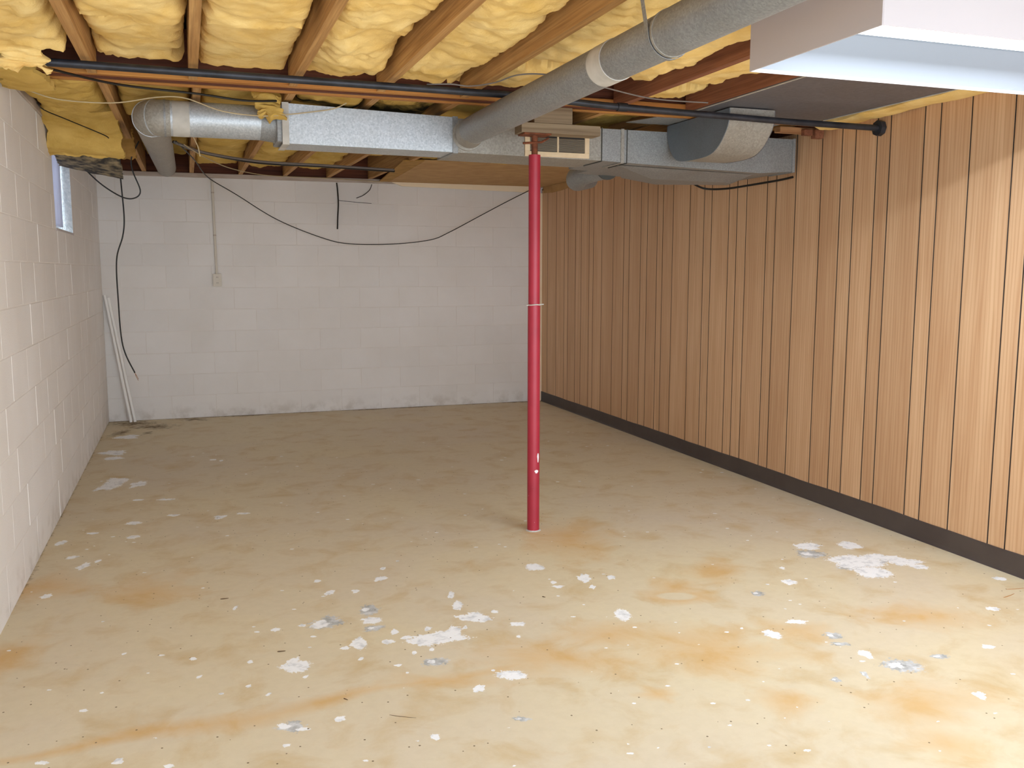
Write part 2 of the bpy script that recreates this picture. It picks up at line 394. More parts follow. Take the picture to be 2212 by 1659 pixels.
# ------------------------------------------------------------------ floor
PATCH = [('w',3.051,3.557,0.137,0.1),('w',3.014,3.4,0.088,0.087),('g',2.981,3.499,0.078,0.067),('w',3.217,3.569,0.093,0.056),('w',3.271,3.48,0.075,0.071),('w',3.284,3.393,0.045,0.038),('g',3.164,3.525,0.046,0.031),('w',2.981,3.59,0.034,0.031),('g',0.254,2.794,0.047,0.027),('w',0.286,2.767,0.022,0.012),('w',2.985,3.847,0.072,0.059),('g',2.916,3.73,0.07,0.06),('w',3.201,3.789,0.06,0.069),('w',0.864,3.322,0.099,0.064),('w',0.806,3.309,0.045,0.049),('w',0.939,3.355,0.037,0.056),('w',1.059,3.483,0.062,0.051),('w',1.083,3.448,0.038,0.03),('w',1.044,3.765,0.014,0.047),('w',1.034,3.631,0.022,0.055),('w',0.317,3.238,0.052,0.052),('w',0.308,3.283,0.02,0.041),('g',0.479,3.622,0.062,0.06),('w',0.449,3.607,0.037,0.035),('g',0.668,3.703,0.041,0.054),('w',0.657,3.586,0.04,0.04),('g',0.65,3.501,0.037,0.029),('w',0.566,3.37,0.034,0.053),('w',1.027,2.916,0.061,0.034),('w',1.653,3.302,0.033,0.068),('w',1.527,4.0,0.054,0.045),('w',1.687,3.774,0.032,0.058),('w',1.811,3.744,0.022,0.026),('w',1.674,3.652,0.015,0.025),('w',1.528,3.709,0.027,0.018),('w',1.53,3.768,0.013,0.025),('g',0.8,3.111,0.042,0.036),('w',0.888,2.854,0.022,0.028),('w',0.227,2.81,0.015,0.018),('w',0.405,2.795,0.018,0.019),('w',0.662,2.584,0.016,0.02),('g',0.949,2.604,0.027,0.015),('w',1.206,3.352,0.034,0.022),('w',2.287,3.0,0.043,0.023),('w',2.117,2.922,0.035,0.043),('g',2.335,2.831,0.033,0.032),('g',2.306,2.756,0.037,0.016),('w',2.333,2.647,0.024,0.036),('g',2.39,2.52,0.067,0.055),('g',2.579,2.539,0.034,0.02),('w',2.822,2.548,0.026,0.019),('w',3.163,2.846,0.029,0.024),('w',3.509,3.13,0.028,0.029),('w',2.556,3.415,0.036,0.036),('w',2.647,3.594,0.011,0.022),('g',2.331,3.333,0.027,0.03),('w',2.465,2.246,0.022,0.027),('g',2.085,2.506,0.018,0.019),('g',2.21,2.506,0.011,0.028),('w',-0.597,7.697,0.109,0.09),('w',-0.581,7.465,0.077,0.056),('w',-0.53,6.518,0.071,0.159),('w',-0.497,6.664,0.079,0.068),('w',-0.357,6.485,0.04,0.101),('w',-0.396,6.513,0.015,0.036),('w',-0.128,5.577,0.032,0.027),('w',-0.34,5.473,0.044,0.036),('w',-0.342,6.032,0.035,0.025),('w',-0.174,5.986,0.052,0.025),('w',0.126,5.446,0.035,0.042),('w',0.257,5.486,0.041,0.022),('w',-0.679,5.188,0.024,0.05),('w',-0.527,4.733,0.027,0.05),('w',-0.594,4.901,0.025,0.029),('w',-0.467,4.795,0.014,0.028),('w',-0.326,5.18,0.035,0.032),('w',-0.538,5.328,0.035,0.019),('w',-0.535,8.4,0.099,0.095),('w',-0.637,4.335,0.024,0.029),('w',-0.373,3.127,0.015,0.01),('w',-0.454,2.817,0.02,0.01),('w',-0.245,2.752,0.016,0.019),('w',0.792,4.08,0.026,0.036),('w',0.832,4.221,0.016,0.021),('w',0.654,3.951,0.019,0.021),('w',0.512,4.144,0.019,0.019),('w',0.542,3.971,0.023,0.03),('w',0.277,3.616,0.018,0.02),('w',0.383,3.625,0.017,0.015),('w',0.719,3.437,0.016,0.028),('w',0.751,3.367,0.022,0.016),('w',0.675,3.35,0.027,0.022),('w',0.853,3.425,0.017,0.019),('w',0.138,3.916,0.008,0.025),('w',-0.015,3.266,0.007,0.014),('w',0.997,3.389,0.007,0.019),('w',1.161,3.513,0.017,0.018),('w',0.132,7.163,0.026,0.027),('w',0.19,7.107,0.017,0.027),('w',0.144,3.133,0.008,0.013),('w',0.162,3.334,0.01,0.017),('w',0.338,3.142,0.008,0.013),('w',0.509,3.344,0.018,0.017),('w',-0.034,3.433,0.012,0.017),('w',-0.277,3.565,0.009,0.011),('w',1.167,3.231,0.009,0.014),('w',0.747,3.216,0.009,0.021),('w',0.816,3.223,0.01,0.017),('w',0.204,3.046,0.009,0.011),('w',0.228,2.683,0.011,0.011),('w',0.666,3.128,0.015,0.01),('w',0.549,3.228,0.01,0.016),('w',-0.105,2.676,0.017,0.011),('r',1.808,2.889,0.176,0.176),('r',1.812,2.799,0.103,0.126),('r',1.501,3.138,0.146,0.084),('r',1.206,2.989,0.221,0.089),('r',1.824,2.425,0.069,0.069),('r',2.122,2.034,0.084,0.076),('r',-0.693,3.642,0.076,0.137),('r',2.024,3.517,0.094,0.08),('r',1.442,2.612,0.047,0.034),('r',2.312,3.653,0.099,0.104),('r',-0.652,4.453,0.146,0.102),('r',-0.199,4.262,0.134,0.128),('r',0.792,2.952,0.121,0.047),('r',2.817,2.884,0.154,0.113),('r',2.248,2.259,0.153,0.107),('r',2.235,2.931,0.111,0.075),('r',1.865,4.37,0.148,0.255),('o',1.974,3.421,0.114,0.076),('k',-0.516,9.128,0.237,0.197),('k',-0.347,8.88,0.253,0.16),('k',0.015,9.199,0.133,0.116),('k',-0.597,8.637,0.081,0.201),('k',-0.375,8.559,0.049,0.099)]
RUST_BAND = [(-.75, 2.88), (-.26, 2.884), (.164, 2.906), (.696, 2.966), (1.418, 3.003)]
def build_floor():
    ys = [YF]
    while ys[-1] < 1.7: ys.append(ys[-1]+.12)
    while ys[-1] < YB+.2: ys.append(ys[-1]+max(.006, .0009*ys[-1]**1.4))
    ys = np.array(ys); xs = np.concatenate([np.arange(XL-.25, XR+.03, .0076), np.arange(XR+.05, XR+2.0, .15)])
    Xg, Yg = np.meshgrid(xs, ys); nx, ny = len(xs), len(ys)
    flake = np.zeros_like(Xg); bare = np.zeros_like(Xg); rust = np.zeros_like(Xg); grime = np.zeros_like(Xg)
    ca, sa = math.cos(YAW), math.sin(YAW)
    def blob(F, x, y, rx, ry, seed, amp=1.0, wob=.28):
        m = (abs(Xg-x) < 2.2*max(rx, ry)+.03) & (abs(Yg-y) < 2.2*max(rx, ry)+.03)
        if not m.any(): return
        dx, dy = Xg[m]-x, Yg[m]-y
        a, b = (dx*ca-dy*sa)/rx, (dx*sa+dy*ca)/ry
        th = np.arctan2(b, a); rs = np.random.default_rng(seed); k = 1.0
        for q in range(2, 8): k = k+wob/q**.6*rs.normal()*np.cos(q*th+rs.uniform(0, 6.3))*.55
        d = np.sqrt(a*a+b*b)/np.clip(k, .35, 1.8)
        F[m] = np.maximum(F[m], amp*np.clip(1.0-.5*d, 0, 1))
    for i, (t, x, y, rx, ry) in enumerate(PATCH):
        if t == 'w': blob(flake, x, y, max(rx, .009), max(ry, .011), i, 1.0)
        if t == 'g': blob(bare, x, y, rx*1.05, ry*1.05, i, 1.0); blob(flake, x-.3*rx, y+.2*ry, rx*.4, ry*.4, i+900)
        if t == 'r': blob(rust, x, y, rx*1.5, ry*1.5, i, .70)
        if t == 'k': blob(grime, x, y, rx, ry, i, .62); 
        if t == 'o':
            blob(rust, x, y, rx*1.15, ry*1.15, i, .95)
            a = ((Xg-x)*ca-(Yg-y)*sa)/(rx*.72); b = ((Xg-x)*sa+(Yg-y)*ca)/(ry*.62)
            rust *= 1-.8*np.clip((1.35-(a*a+b*b))/.9, 0, 1)
    # scattered little chips
    for i in range(260):
        y = 2.0+5.5*rng.random()**1.5; x = rng.uniform(XL+.03, XR-.05); s = rng.uniform(.003, .008)*(1+.10*(y-2))
        blob(flake, x, y, s*rng.uniform(1, 1.8), s, 2000+i, .95, .1)
    # drag mark of rust along the near floor
    bx, by = zip(*RUST_BAND); yc = np.interp(Xg, bx, by)
    wv = .075+.03*np.sin(Xg*5+1); band = np.clip(1-np.abs(Yg-yc+.02*np.sin(Xg*9))/wv, 0, 1)*np.clip((1.5-Xg)/.5, 0, 1)
    rust = np.maximum(rust, .62*band**.6)
    # damp line along the foot of the back wall
    g = np.clip(1-(YB-Yg)/(.10+.05*np.sin(Xg*4)+.04*np.sin(Xg*11+2)), 0, 1); grime = np.maximum(grime, .66*g)
    g2 = np.clip(1-(Xg-XL)/(.045+.02*np.sin(Yg*7)), 0, 1)*(Yg > 4.2); grime = np.maximum(grime, .42*g2)
    me = bpy.data.meshes.new('floor'); nv = nx*ny
    co = np.zeros((nv, 3), np.float32); co[:, 0] = Xg.ravel(); co[:, 1] = Yg.ravel()
    i0 = (np.arange(ny-1)[:, None]*nx+np.arange(nx-1)[None, :]).ravel()
    q = np.stack([i0, i0+1, i0+nx+1, i0+nx], 1).astype(np.int32)
    me.vertices.add(nv); me.vertices.foreach_set('co', co.ravel())
    me.loops.add(q.size); me.loops.foreach_set('vertex_index', q.ravel())
    me.polygons.add(len(q)); me.polygons.foreach_set('loop_start', np.arange(0, q.size, 4, dtype=np.int32))
    me.update(calc_edges=True)
    for nm, F in (('flake', flake), ('bare', bare), ('rust', rust), ('grime', grime)):
        a = me.attributes.new(nm, 'FLOAT', 'POINT'); a.data.foreach_set('value', F.ravel().astype(np.float32))
    me.materials.append(floor_mat())
    o = link('floor', me, None); o['kind'] = 'structure'
build_floor()

# ------------------------------------------------------------------ block walls
BW, JT, PR = .4064, .005, .0015
blk_cache = {}
def block_mesh(w_, h_, side):
    k = (round(w_, 3), round(h_, 3), side)
    if k in blk_cache: return blk_cache[k]
    a, b, c, d = w_/2-JT/2, h_/2-JT/2, .0015, PR
    v = []
    for (aa, bb, dd) in ((a, b, -.03), (a, b, d-c), (a-c, b-c, d)):
        v += [(-aa, dd, -bb), (aa, dd, -bb), (aa, dd, bb), (-aa, dd, bb)]
    f = [(8, 9, 10, 11)]
    for r in (0, 4):
        for i in range(4): f.append((r+i, r+(i+1) % 4, r+4+(i+1) % 4, r+4+i))
    mb = MB()
    if side == 'back': mb.add([(x, -y, z) for x, y, z in v], f)
    else: mb.add([(y, x, z) for x, y, z in v], f)
    me = mesh_from('block', mb); me.materials.append(MT['block']); blk_cache[k] = me; return me

WIN = (6.31, 7.225, COFF+8*CH, ZW)       # window opening in the left wall: y0 y1 z0 z1
def lay(parent, side, u0, u1, phase):
    for k in range(11):
        z0, z1 = COFF+k*CH, COFF+(k+1)*CH
        if k == 0: z0 = 0.0
        u = u0-((phase+(k % 2)*BW/2) % BW)
        while u < u1-.01:
            segs = [(max(u, u0), min(u+BW, u1))]
            if side == 'left' and z1 > WIN[2]+.02:
                ns = []
                for a, b in segs:
                    if b <= WIN[0] or a >= WIN[1]: ns.append((a, b))
                    else:
                        if a < WIN[0]: ns.append((a, WIN[0]))
                        if b > WIN[1]: ns.append((WIN[1], b))
                segs = ns
            for a, b in segs:
                if b-a < .03: continue
                me = block_mesh(b-a, z1-z0, side); o = bpy.data.objects.new('block', me); COL.objects.link(o); o.parent = parent
                j = random.uniform(-.0012, .0012)
                o.location = ((a+b)/2, YB+j, (z0+z1)/2) if side == 'back' else (XL+j, (a+b)/2, (z0+z1)/2)
            u += BW
wb = struct('wall_back', MB().box(XL-.25, XR+.25, YB+.0, YB+.2, 0, ZW), MT['mortar'])
lay(wb, 'back', XL, XR, .25)
mb = MB(); x0, x1 = XL-.2, XL
mb.box(x0, x1, YF, WIN[0], 0, ZW).box(x0, x1, WIN[1], YB, 0, ZW).box(x0, x1, WIN[0], WIN[1], 0, WIN[2])
wl = struct('wall_left', mb, MT['mortar'])
lay(wl, 'left', 2.6, YB-.006, .1)
struct('trim_1', MB().box(XL, XR, YB-.045, YB+.2, ZW, 2.325, .003), MT['sill'])      # sill plate on the back wall
struct('trim_2', MB().box(XL-.2, XL+.012, YF, YB-.045, ZW, 2.335, .003), MT['sill'])  # sill plate on the left wall

# panelled wall: every board between two grooves is a piece of its own
G = [9.135, 8.886, 8.673, 8.576, 8.387, 8.25, 8.062, 7.966, 7.779, 7.541, 7.325, 7.216, 7.007, 6.89, 6.72, 6.626, 6.466, 6.208, 6.005, 5.901, 5.673, 5.572,
     5.458, 5.224, 5.126, 4.925, 4.682, 4.503, 4.389, 4.215, 4.113, 3.869, 3.762, 3.566, 3.315]
pat = [.10, .25, .20, .11, .24, .15, .17]; k = 0
while G[-1] > 1.35: G.append(G[-1]-pat[k % 7]); k += 1
G = [YB-.012]+G
YR = 1.15      # the panelled wall starts here, behind the right edge of the view
wr = struct('wall_right', MB().box(XR+.004, XR+.12, YR, YB, 0, 2.265), MT['groove'])
for a, b in zip(G[1:], G[:-1]):
    mb = MB(); hw = (b-a)/2-.0016; c = .0022
    z0, z1 = -1.13, 1.13
    mb.add([(.02, -hw, z0), (.02, hw, z0), (.02, hw, z1), (.02, -hw, z1), (c, -hw, z0), (c, hw, z0), (c, hw, z1), (c, -hw, z1),
            (0, -hw+c, z0), (0, hw-c, z0), (0, hw-c, z1), (0, -hw+c, z1)],
           [(8, 9, 10, 11), (4, 5, 9, 8), (7, 11, 10, 6), (4, 8, 11, 7), (5, 6, 10, 9), (0, 1, 5, 4), (1, 2, 6, 5), (2, 3, 7, 6), (3, 0, 4, 7)])
    me = mesh_from('plank', mb); me.materials.append(MT['panel']); me.materials.append(MT['groove'])
    for pf in me.polygons:
        if abs(pf.normal.y) > .3: pf.material_index = 1
    o = bpy.data.objects.new('plank', me); COL.objects.link(o); o.parent = wr; o.location = (XR, (a+b)/2, 1.135)
struct('trim_3', MB().box(XR-.028, XR, YB-.022, YB-.0065, 0, 2.24, .003), MT['cream'])      # corner bead
# cove base: bowed top lip
prof = [(XR-.0005, .0), (XR-.016, .0), (XR-.009, .006), (XR-.006, .02), (XR-.006, .10), (XR-.0035, .106), (XR-.0005, .106)]
mb = MB(); yy = np.linspace(1.2, YB-.024, 60)
for i, y in enumerate(yy):
    wob = .0015*math.sin(y*5)+.001*math.sin(y*13)
    mb.v += [(a-(abs(wob) if b > .01 else 0), y, b+(wob if b > .09 else 0)) for a, b in prof]
n = len(prof)
for i in range(len(yy)-1):
    for j in range(n): mb.f.append((i*n+j, i*n+(j+1) % n, (i+1)*n+(j+1) % n, (i+1)*n+j))
mb.f += [tuple(range(n)), tuple(range(len(mb.v)-n, len(mb.v)))]
struct('baseboard_right', mb, MT['base'])

# subfloor above the joists
ce = struct('ceiling', MB().box(XL-.2, XR+.12, YF, YB+.2, 2.56, 2.60), MT['subfloor'])
struct('trim_4', MB().box(XL-.2, XR+.12, YB-.0, YB+.2, 2.325, 2.56), MT['beam_dark'])    # rim joist on the back wall
struct('trim_5', MB().box(XL-.2, XL-.04, YF, YB, 2.335, 2.56), MT['beam_dark'])
struct('trim_6', MB().box(XR+.004, XR+.12, YF, YB, 2.266, 2.56), MT['beam_dark'])

# ------------------------------------------------------------------ girder, joists
BY0, BY1 = 4.545, 4.66
g = thing('support_beam', 'long built-up wooden beam crossing the ceiling, resting on the red post', 'beam', (1.4, 4.6, ZJ))
for i in range(3):
    a = BY0+i*.039; part(g, 'ply', MB().box(XL+.015, XR-.001, a, a+.036, ZJ-.006+.003*(i % 2), 2.50, .002), MT['beam'] if i else MT['beam_dark'], own=True)
part(g, 'ledger_strip', MB().box(XL+.015, XR-.001, BY0-.04, BY0-.001, ZJ, ZJ+.042, .002), MT['beam'], own=True)

JX = [-.352, .062, .502, .915, 1.332, 1.745, 2.17, 2.60, 3.01, 3.42]
JN = ['first', 'second', 'third', 'fourth', 'fifth', 'sixth', 'seventh', 'eighth', 'ninth', 'tenth']
for i, x in enumerate(JX):
    red = i >= 6
    dx = .035 if i == 0 else 0
    mb = MB(); h = .019
    z0 = ZJ+random.uniform(-.002, .002)
    mb.hexa([(x-h-dx, YF, z0), (x+h-dx, YF, z0), (x+h, BY0-.002, z0+.002), (x-h, BY0-.002, z0+.002), (x-h-dx, YF, 2.505), (x+h-dx, YF, 2.505), (x+h, BY0-.002, 2.505), (x-h, BY0-.002, 2.505)])
    # notch over the ledger is hidden by the strip: stop the joist at the strip's face
    for j, p in enumerate(mb.v):
        if p[1] > 4: mb.v[j] = (p[0], BY0-.042, p[2])
    solo('ceiling_joist', mb, MT['joist_red'] if red else MT['joist'],
         f'{"reddish" if red else "honey-coloured"} wooden ceiling joist in front of the cross beam, {JN[i]} from the block wall', 'joist', 'ceiling joists in front of the cross beam')
for i, x in enumerate(JX):
    if i in (5,): pass
    mb = MB(); h = .019; x2 = x+.02
    mb.hexa([(x2-h, BY1+.001, ZJ+.004), (x2+h, BY1+.001, ZJ+.004), (x2+h, YB-.03, 2.3255), (x2-h, YB-.03, 2.3255), (x2-h, BY1+.001, 2.505), (x2+h, BY1+.001, 2.505), (x2+h, YB-.03, 2.555), (x2-h, YB-.03, 2.555)])
    solo('ceiling_joist', mb, MT['joist'], f'brown ceiling joist between the cross beam and the back wall, {JN[i]} from the window wall', 'joist', 'ceiling joists behind the cross beam')

# ------------------------------------------------------------------ insulation
def fbm(x, y, z, o=4): return mnoise.fractal(Vector((x, y, z)), 1.0, 2.0, o, noise_basis='PERLIN_ORIGINAL')
def batt(x0, x1, y0, y1, z, label, mat, seed, sag=.03, amp=.03, edge=.02, thick=.1, lip0=0., lip1=0., group=None, slope=0., nd=.012):
    nx = max(10, int((x1-x0)/nd)); ny = max(10, int((y1-y0)/nd)); s = seed*7.31
    V = []; top = []
    for j in range(ny+1):
        v = j/ny
        for i in range(nx+1):
            u = i/nx
            ex = edge*1.3*abs(fbm(v*6*(y1-y0), s+(0 if u < .5 else 5), 1.7))
            xx = x0+u*(x1-x0)+(ex*(1-2*u) if edge else 0)*abs(2*u-1)
            yy_ = y0+v*(y1-y0)+edge*2.2*abs(fbm(u*14*(x1-x0)+s, 3.3+v*.2, s, 5))*abs(2*v-1)**3*(1 if v < .5 else -1)
            pil = (1-abs(2*u-1)**4)*(1-abs(2*v-1)**8)
            px, py = xx*3.2, yy_*3.2
            wx = fbm(px*.7+s, py*.7, s+9, 3)*.6
            fold = abs(fbm(px*.9+wx, py*.75+wx+s, s+2, 2))            # creases
            big = fbm(px*.8, py*.8+s, s, 4); fine = fbm(px*5, py*5, s, 4)
            zz = z+slope*v-sag*pil-amp*(big*.9)+amp*1.5*(.25-min(fold, .5))*0.9+amp*.22*fine
            zz -= lip0*max(0, 1-v*(y1-y0)/.10)**2+lip1*max(0, 1-(1-v)*(y1-y0)/.10)**2
            rim = min(u, 1-u, 1.0)*(x1-x0); rv = min(v, 1-v)*(y1-y0); rr = min(rim, rv)
            if rr < .03: zz += (1-math.sqrt(max(0, 1-(1-rr/.03)**2)))*.035
            V.append((xx, yy_, zz)); top.append((xx, yy_, max(z+thick, zz+.03)))
    n1 = (nx+1); nv = len(V); mb = MB(); mb.v = V+top; F = []
    for j in range(ny):
        for i in range(nx):
            a = j*n1+i; F.append((a, a+n1, a+n1+1, a+1)); F.append((nv+a, nv+a+1, nv+a+n1+1, nv+a+n1))
    per = [i for i in range(nx)]+[j*n1+nx for j in range(ny)]+[ny*n1+nx-i for i in range(nx)]+[(ny-j)*n1 for j in range(ny)]
    for a, b in zip(per, per[1:]+per[:1]): F.append((a, b, nv+b, nv+a))
    mb.f = F
    return solo('insulation_batt', mb, mat, label, 'insulation', group, smooth=True)
GI = 'yellow insulation batts between the joists'
I, IO, IS = MT['insul'], MT['insul_old'], MT['insul_soot']
e = .021
bays = [(XL+.02, JX[0]-e-.02)]+[(JX[i]+e, JX[i+1]-e) for i in range(9)]
batt(bays[0][0]+.0, bays[0][1], 2.6, 4.04, 2.315, 'bulging yellow batt in the bay beside the block wall, end flopping over the pipe', I, 1, .045, .04, .03, .12, 0, .06, GI)
batt(bays[1][0], bays[1][1], 2.5, 3.70, 2.305, 'thick pale yellow batt between the two leftmost joists, nearer the camera', I, 2, .03, .03, .02, .13, 0, .01, GI)
batt(bays[1][0], bays[1][1]-.01, 3.705, 4.47, 2.340, 'torn yellow batt end between the two leftmost joists, just before the cross beam', I, 3, .02, .03, .05, .1, 0, .0, GI)
batt(bays[2][0], bays[2][1]-.03, 2.5, 3.56, 2.312, 'smooth golden batt between second and third joists, nearer the camera', I, 4, .025, .022, .025, .13, 0, .02, GI)
batt(bays[2][0], bays[2][1]-.005, 3.565, 4.50, 2.345, 'square-ended golden batt between second and third joists, touching the cross beam', I, 5, .015, .02, .02, .12, 0, .01, GI)
batt(bays[3][0], bays[3][1]-.015, 2.4, 4.503, 2.335, 'crumpled yellow batt with long folds between third and fourth joists', I, 6, .025, .045, .035, .14, 0, 0, GI)
batt(bays[4][0], bays[4][1]-.01, 2.3, 4.44, 2.335, 'ragged-edged yellow batt between fourth and fifth joists', I, 7, .025, .035, .05, .13, 0, .0, GI)
batt(bays[5][0], bays[5][1], 2.2, 3.9, 2.33, 'yellow batt showing between the fifth joist and the round duct', I, 8, .02, .03, .04, .13, 0, 0, GI)
batt(bays[5][0], bays[5][1], 3.94, 4.46, 2.335, 'short wrinkled batt beside the round duct, just before the cross beam', I, 9, .02, .035, .03, .13, 0, 0, GI)
batt(bays[6][0], bays[6][1], 2.2, 4.2, 2.335, 'yellow batt on the right of the round duct, its torn tip over the pipe', I, 10, .02, .03, .05, .13, 0, 0, GI)
batt(bays[7][0], bays[7][1]-.02, 2.2, 4.15, 2.335, 'yellow batt with a scalloped edge between the two reddish joists', I, 11, .02, .025, .05, .13, 0, 0, GI)
batt(bays[7][0], bays[7][1], 4.22, 4.47, 2.33, 'small bright batt scrap against the cross beam left of the steel pan', I, 12, .02, .025, .04, .13, 0, 0, GI)
# behind the beam
GB = 'aged insulation batts behind the cross beam'
bb = [(XL+.02, JX[0]-.001)]+[(JX[i]+.02+e, JX[i+1]+.02-e) for i in range(9)]
batt(bb[0][0], bb[0][1]-.015, 4.675, 5.80, 2.315, 'dull yellow batt in the bay along the block wall, before the window', IO, 21, .03, .04, .02, .13, 0, .0, GB)
batt(bb[1][0], bb[1][1], 4.68, 6.0, 2.345, 'olive-yellow batt above the elbow of the left round duct', IO, 22, .02, .03, .02, .13, 0, 0, GB)
batt(bb[1][0], bb[1][1], 6.05, 9.2, 2.40, 'dark yellow batt over the duct end at the back wall', IO, 23, .0, .02, .02, .10, 0, 0, GB, .075)
batt(bb[2][0], bb[2][1], 4.68, 6.6, 2.33, 'olive batt above the straight run of the left round duct', IO, 24, .02, .03, .02, .13, 0, 0, GB)
batt(bb[2][0], bb[2][1], 6.65, 9.15, 2.365, 'brownish batt above the black cable bundle near the back wall', IO, 25, .02, .04, .02, .13, 0, 0, GB, .05)
batt(bb[3][0], bb[3][1], 4.68, 6.5, 2.32, 'soot-blackened batt above the bright rectangular duct', IS, 26, .03, .03, .02, .13, 0, 0, GB)
batt(bb[3][0], bb[3][1], 6.55, 9.15, 2.365, 'gold batt seen under the bright duct, third bay from the window wall', IO, 27, .02, .04, .02, .13, 0, 0, GB, .05)
batt(bb[4][0], bb[4][1], 4.68, 6.5, 2.32, 'mouldy stained batt over the right end of the bright duct', IS, 28, .03, .03, .02, .13, 0, 0, GB)
batt(bb[4][0], bb[4][1], 6.55, 9.15, 2.365, 'gold batt seen under the bright duct, fourth bay from the window wall', IO, 29, .02, .04, .02, .13, 0, 0, GB, .05)
batt(bb[5][0], bb[5][1], 4.68, 7.4, 2.33, 'dusty batt above the post and bearing plank', IO, 30, .02, .03, .02, .13, 0, 0, GB)
batt(bb[6][0], bb[6][1], 4.68, 7.4, 2.32, 'sooty pale batt above the air register', IS, 31, .025, .03, .02, .13, 0, 0, GB)
batt(bb[7][0], bb[7][1], 4.68, 7.4, 2.32, 'bright batt behind the cross beam beside the steel pan', IO, 32, .02, .03, .02, .13, 0, 0, GB)
# tuft hanging down behind the beam onto the left duct
def hang(name, prof, x0, x1, label, mat, seed, thick=.05, amp=.02, cat='insulation', nd=.012, edge=.02, tilt=0.0):
    P = crom([(0, y, z) for y, z in prof], 10); nx = max(8, int((x1-x0)/nd)); s = seed*3.7
    A = []; Bk = []
    for j, p in enumerate(P):
        t = (P[min(j+1, len(P)-1)]-P[max(j-1, 0)]).normalized(); nrm = Vector((0, -t.z, t.y))
        for i in range(nx+1):
            u = i/nx; x = x0+u*(x1-x0)+edge*fbm(j*.12, s, u*.5)*abs(2*u-1)
            d = amp*fbm(x*6+s, j*.11, s, 4)*1.6+amp*.8*(.3-abs(fbm(x*3.5, j*.22+s, 4, 2)))
            pil = .5+.5*(1-abs(2*u-1)**4)
            en = amp*1.5*fbm(u*5+s, s, 2)*(j/len(P))**6
            a = p+nrm*(d+thick*.5*pil); b = p-nrm*(thick*.5*pil-d*.4)
            q = tilt*(u-.4)*j/len(P); A.append((x, a.y+t.y*en, a.z+t.z*en-q)); Bk.append((x, b.y+t.y*en, b.z+t.z*en-q))
    ny = len(P)-1; n1 = nx+1; nv = len(A); F = []
    for j in range(ny):
        for i in range(nx):
            q = j*n1+i; F.append((q, q+1, q+n1+1, q+n1)); F.append((nv+q, nv+q+n1, nv+q+n1+1, nv+q+1))
    per = [i for i in range(nx)]+[j*n1+nx for j in range(ny)]+[ny*n1+nx-i for i in range(nx)]+[(ny-j)*n1 for j in range(ny)]
    for a, b in zip(per, per[1:]+per[:1]): F.append((a, b, nv+b, nv+a))
    mb = MB(); mb.v = A+Bk; mb.f = F
    return mb
hb = thing('insulation_batt', 'sagging yellow batt hanging over the top of the basement window', 'insulation', (-.55, 6.2, 2.08))
part(hb, 'fibre_face', hang('f', [(5.83, 2.335), (5.94, 2.30), (6.04, 2.24), (6.12, 2.17), (6.22, 2.12)], XL+.006, -.335, '', IO, 41, .06, .03), IO, True)
part(hb, 'paper_backing', hang('p', [(6.22, 2.115), (6.38, 2.085), (6.62, 2.06)], XL+.01, -.36, '', IO, 42, .02, .014, tilt=.085), MT['paper'], True, 'dark tar-stained paper backing')
solo('insulation_scrap', hang('t', [(4.92, 2.30), (4.88, 2.26), (4.86, 2.22), (4.85, 2.185)], .36, .49, '', IO, 43, .05, .03, edge=.05), IO, 'dirty tuft of insulation drooping onto the left round duct', 'insulation', smooth=True)
solo('kraft_flap', hang('t', [(6.75, 2.34), (6.85, 2.30), (6.95, 2.24), (7.05, 2.20)], -.42, -.30, '', IO, 44, .03, .02), MT['kraft'], 'flap of brown kraft paper hanging by the back-left corner', 'paper', smooth=True)
solo('insulation_scrap', hang('t', [(4.04, 2.30), (4.07, 2.26), (4.10, 2.225), (4.115, 2.195)], -.66, -.49, '', I, 45, .045, .03, edge=.06), I, 'ragged insulation tip draped in front of the black pipe by the block wall', 'insulation', smooth=True)
solo('insulation_scrap', hang('t', [(4.24, 2.232), (4.45, 2.225), (4.62, 2.228), (4.78, 2.25)], XL+.016, -.54, '', IO, 47, .04, .02, edge=.05), IO, 'pale insulation flap tucked under the left end of the cross beam', 'insulation', smooth=True)
# strip along the top of the panelled wall
mb = hang('s', [(3.25, 2.285), (3.6, 2.275), (3.95, 2.27), (4.25, 2.265), (4.55, 2.26)], 3.45, XR-.004, '', I, 46, .05, .012, edge=.03)
solo('insulation_strip', mb, I, 'thin yellow insulation strip poking out above the panelled wall', 'insulation', smooth=True)

# ------------------------------------------------------------------ black iron pipe
pz = lambda x: float(np.interp(x, [XL, 1.45, 2.0, 3.0, XR], [2.243, 2.2365, 2.215, 2.196, 2.193]))
p = thing('gas_pipe', 'long black iron pipe running under the joists to the panelled wall', 'pipe', (1.4, 4.184, 2.2))
mb = MB().tube([(XL+.013, 4.165, pz(XL)), (-.5, 4.184, pz(-.5)), (.9, 4.184, pz(.9)), (1.45, 4.184, pz(1.45)), (2.0, 4.184, pz(2.0)), (2.6, 4.184, pz(2.6)), (3.0, 4.184, pz(3.0)), (XR-.03, 4.184, pz(XR))], .0165, 16)
part(p, 'pipe_run', mb, MT['pipe'], True)
mb = MB().tube([(XR-.034, 4.184, pz(XR)), (XR-.004, 4.184, pz(XR))], .042, 8)
part(p, 'flange', mb, MT['pipe'])
mb = MB().tube([(2.02, 4.184, pz(2.02)), (2.07, 4.184, pz(2.05))], .021, 16); part(p, 'coupling', mb, MT['pipe'], True)

